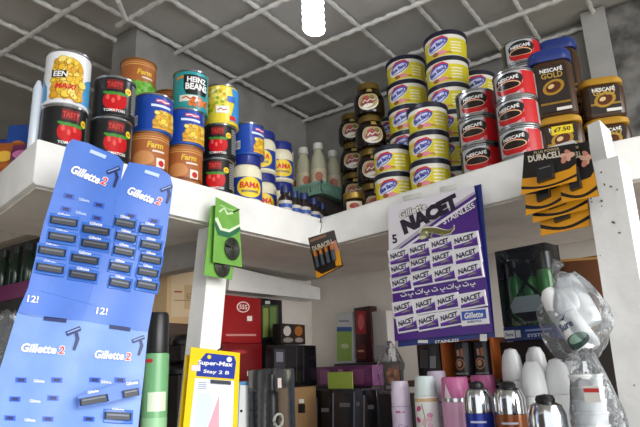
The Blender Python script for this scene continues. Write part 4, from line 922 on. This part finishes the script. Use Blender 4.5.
def floral(t, r, h):
    m = MB(); m.lathe([(r*.92, 0), (r, .004), (r, h-.038), (r*.97, h-.036)], M('eef0ee', .3)); m.build('can_body', t)
    m = MB(); m.lathe([(r*.96, h-.0355), (r*.95, h-.03), (r*.86, h-.006), (r*.75, h), (.0001, h)], M('dcecec', .3), 40); m.build('cap', t)
    a = Art(); a.rect(-.05, h-.046, .05, h-.040, M('d9b98a', .4), 1)
    for k in range(9): a.ell(-.008+.012*math.cos(k*2.4), h-.07+.016*math.sin(k*1.7)-.004*k, .006, .0045, M(('e59ab8', 'd9588e', 'efc2d2')[k % 3], .4), 1+k*.1, k*37)
    a.stroke([(-.010, h-.05), (-.004, h-.08), (-.012, h-.11)], .0016, M('7fa05a', .4), 1); a.rect(-.05, h-.10, .05, h-.094, M('d77ba0', .4), .8)
    m = MB(); a.lay(m, wrap(r), du=.004); m.build('label', t, sharp=60)
def pink(t, r, h):
    m = MB(); m.lathe([(r*.92, 0), (r, .004), (r, h-.045), (r*.98, h-.043)], M('dfa6c8', .3)); m.build('can_body', t)
    m = MB(); m.lathe([(r*.985, h-.0425), (r*.985, h-.036)], M('d9dadf', .2, .8)); m.build('band', t)
    m = MB(); m.lathe([(r*.98, h-.0355), (r*.99, h-.034), (r*.95, h-.004), (r*.88, h), (.0001, h)], M('c96a9e', .3), 40); m.build('cap', t)
    a = Art(); a.poly([(-.022, h-.035), (-.008, h-.036), (-.018, h-.010)], M('e8d9e2', .3), 1)
    m = MB(); a.lay(m, wrap(r), du=.004); m.build('label', t, sharp=60)
def chrome(body, txt):
    def f(t, r, h):
        m = MB(); m.lathe([(r*.92, 0), (r, .004), (r, h-.042)], M(body, .25, .3)); m.build('can_body', t)
        m = MB(); m.lathe([(r*.99, h-.0415), (r, h-.040), (r*.98, h-.018), (r*.80, h-.006), (r*.5, h-.002)], M('d5d7da', .12, 1), 40); m.build('cap', t)
        m = MB(); m.lathe([(r*.5, h-.0019), (r*.52, h+.001), (r*.42, h+.006), (.0001, h+.008)], BLACK, 24); m.build('nozzle', t)
        a = Art(); a.rect(-.016, h-.056, .010, h-.053, M('c9cfe6', .3), 1)
        m = MB(); a.lay(m, wrap(r), du=.004); m.build('label', t, sharp=60)
    return f
def dome(t, r, h):
    m = MB(); m.lathe([(r*.8, 0), (r*.95, .006), (r, .04), (r*.97, h-.062), (r*.94, h-.058)], M('eef0f0', .3)); m.build('bottle_body', t)
    m = MB(); m.lathe([(r*.95, h-.0575), (r*.985, h-.056), (r*.95, h-.036), (r*.80, h-.015), (r*.5, h-.003), (.0002, h)], M('f1f3f4', .3), 40); m.build('cap', t)
    a = Art(); a.text('Sure', 0, .06, .024, .012, M('2a3f6a', .4), 1); m = MB(); a.lay(m, wrap(r), du=.004); m.build('label', t, sharp=60)
deo(399.5, 381, .01, .0195, lilac, 'lilac white spray deodorant at the left end of the deodorant row', None)
deo(424.5, 376, .0, .0225, floral, 'white spray deodorant with pink flowers and pale blue cap', None)
deo(454, 377, .0, .0255, pink, 'pink spray deodorant with darker pink cap and silver band, in the front row', None)
deo(482, 375, .06, .0235, pink, 'pink spray deodorant in the second row behind the chrome-capped cans', None)
deo(436, 371, .055, .021, lilac, 'pale spray deodorant in the second row behind the flowered can', None)
deo(476.5, 386, -.06, .023, chrome('23379a', 'ADIDAS'), 'blue deodorant with chrome shoulder at the left of the metallic cans', None)
deo(507.5, 386, -.05, .025, chrome('8a4e28', 'DYNAMIC'), 'copper deodorant with chrome shoulder between two blue ones', None)
deo(545, 400, -.13, .0255, chrome('223a86', 'ICE'), 'blue deodorant with chrome shoulder at the right, nearest the front', None)
Gd = 'white dome-capped deodorants under the gift set'
deo(510, 348, .075, .020, dome, 'leftmost white dome-capped deodorant under the gift set', Gd)
deo(534, 346, .09, .020, dome, 'white dome-capped deodorant in the rear row, second from left', Gd)
deo(531, 360, .012, .0208, dome, 'white dome-capped deodorant in front above the right chrome can', Gd)
deo(555, 358, .04, .0205, dome, 'white dome-capped deodorant just left of the clear cup bag', Gd)
deo(574, 352, .08, .021, dome, 'white dome-capped deodorant in the rear behind the clear cup bag', Gd)

# bag with white bottles, hung beside the post
p = atR(573, 312, -.05); t = thing('bag_of_bottles', 'crumpled clear bag of white roll-on bottles hanging against the post', 'bag', p, math.atan2(ER.y, ER.x))
bag_mesh((0, 0, -.006), .052, .030, .062, 11, BAG, .35, 28, 20).build('film', t)
def rollon(c, ax, L, r, lab):
    m = MB(); rot = Vector((0, 0, 1)).rotation_difference(Vector(ax).normalized()).to_matrix(); c = Vector(c)
    def T(mb): 
        for v in mb.bm.verts: v.co = rot @ v.co + c
        return mb
    m.lathe([(r*.8, 0), (r*.95, .004), (r, .012), (r*.92, L*.55)], M('f1f2f2', .3), 28); o = T(m).build('bottle', t)
    m = MB(); m.lathe([(r*.93, L*.555), (r*.97, L*.57), (r*.95, L*.72), (r*.78, L*.9), (r*.4, L*.985), (.0002, L)], M('f4f5f6', .3), 28); T(m).build('cap', o)
    if lab:
        a = Art(); a.text('Sure', 0, L*.40, .022, .011, M('25396b', .4), 2, 0, .1, .03); a.poly([(-.004, L*.50), (.002, L*.47), (.010, L*.54), (.002, L*.50)], M('25396b', .4), 2); a.ell(0, L*.16, r*1.0, L*.10, M('2c4a44', .4), 1); a.ell(.004, L*.19, r*.7, L*.06, M('8fae9c', .4), 2)
        m = MB(); a.lay(m, wrap(lambda v: r*(1-.08*v/(L*.55)), .0005), du=.004); T(m).build('label', o, sharp=60)
rollon((.018, -.006, -.058), (-.46, -.05, .9), .108, .0205, True)
rollon((.020, .012, -.02), (-.35, .1, .95), .085, .017, False)
rollon((.002, .008, .000), (-.3, .1, .95), .066, .017, False)
m = MB(); m.tube([(-.012, 0, .055), (-.02, .0, .066), (-.014, .006, .078)], [.010, .005, .010], BAG, 10); m.build('knot', t)
# clear bag of cups
p = atR(592, 400, -.10); t = thing('bag_of_cups', 'clear bag holding a stack of white cups at the foot of the post', 'bag', (p.x, p.y, ZL+.0005), math.atan2(ER.y, ER.x))
zt = atR(592, 350, -.10).z-ZL
bag_mesh((0, 0, zt*.5), .034, .030, zt*.5-.001, 5, BAG, .25, 26, 18).build('film', t)
m = MB()
for k in range(5): m.lathe([(.013, .012+k*.016), (.021, .075+k*.016), (.0225, .077+k*.016), (.021, .079+k*.016), (.0125, .016+k*.016)], M('eceeee', .35), 28, (-.004, 0, zt-.175), closed=False)
m.build('cups', t)
a = Art(); a.rect(.006, zt-.066, .026, zt-.046, M('e6e0dc', .4), 1); a.rect(.006, zt-.054, .026, zt-.049, M('c83a34', .4), 2); m = MB(); a.lay(m, flatxz(-.034)); m.build('sticker', t)

# far left, below the shelf -------------------------------------------
def farbox(px, py, y, wd, dp, z0, z1, c, lab, nm='carton'):
    p = at(px, py, 1, y); m = MB(); m.box(-wd/2, wd/2, 0, dp, 0, z1-z0, M(c, .5, var=.1), .001); o = m.build(nm); o.location = (p.x, y, z0); return tag(o, lab, 'box')
q = at(10, 300, 1, .58).z; q2 = at(10, 284, 1, .58).z
farbox(8, 300, .58, .16, .08, ZL+.0005, q, '23201f', 'dark carton under the purple box at the far left')
farbox(8, 292, .58, .16, .08, q+.0005, q2, '6a1d52', 'purple box at the far left behind the razor sheet')
for k, px in enumerate((2, 15, 27)):
    p = at(px, 284, 1, .62); t = thing('green_bottle', ['leftmost', 'middle', 'rightmost'][k]+' dark green bottle on the purple box', 'bottle', (p.x, .62, q2+.0005), 0, 'dark green bottles on the purple box')
    m = MB(); m.lathe([(.014, 0), (.016, .003), (.016, .05), (.008, .066), (.007, .075)], M('14281c', .2), 20); m.build('bottle_body', t)
    m = MB(); m.lathe([(.009, .0752), (.009, .092), (.0001, .093)], M('15241c', .35), 16); m.build('cap', t)
p = at(6, 332, 1, .47); t = thing('clear_bag', 'crumpled clear bag at the far left edge beside the razor sheet', 'bag', (p.x, .47, ZL+.0005))
h_ = at(6, 312, 1, .47).z-ZL; bag_mesh((0, 0, h_/2), .034, .03, h_/2-.001, 8, BAG, .2).build('film', t)
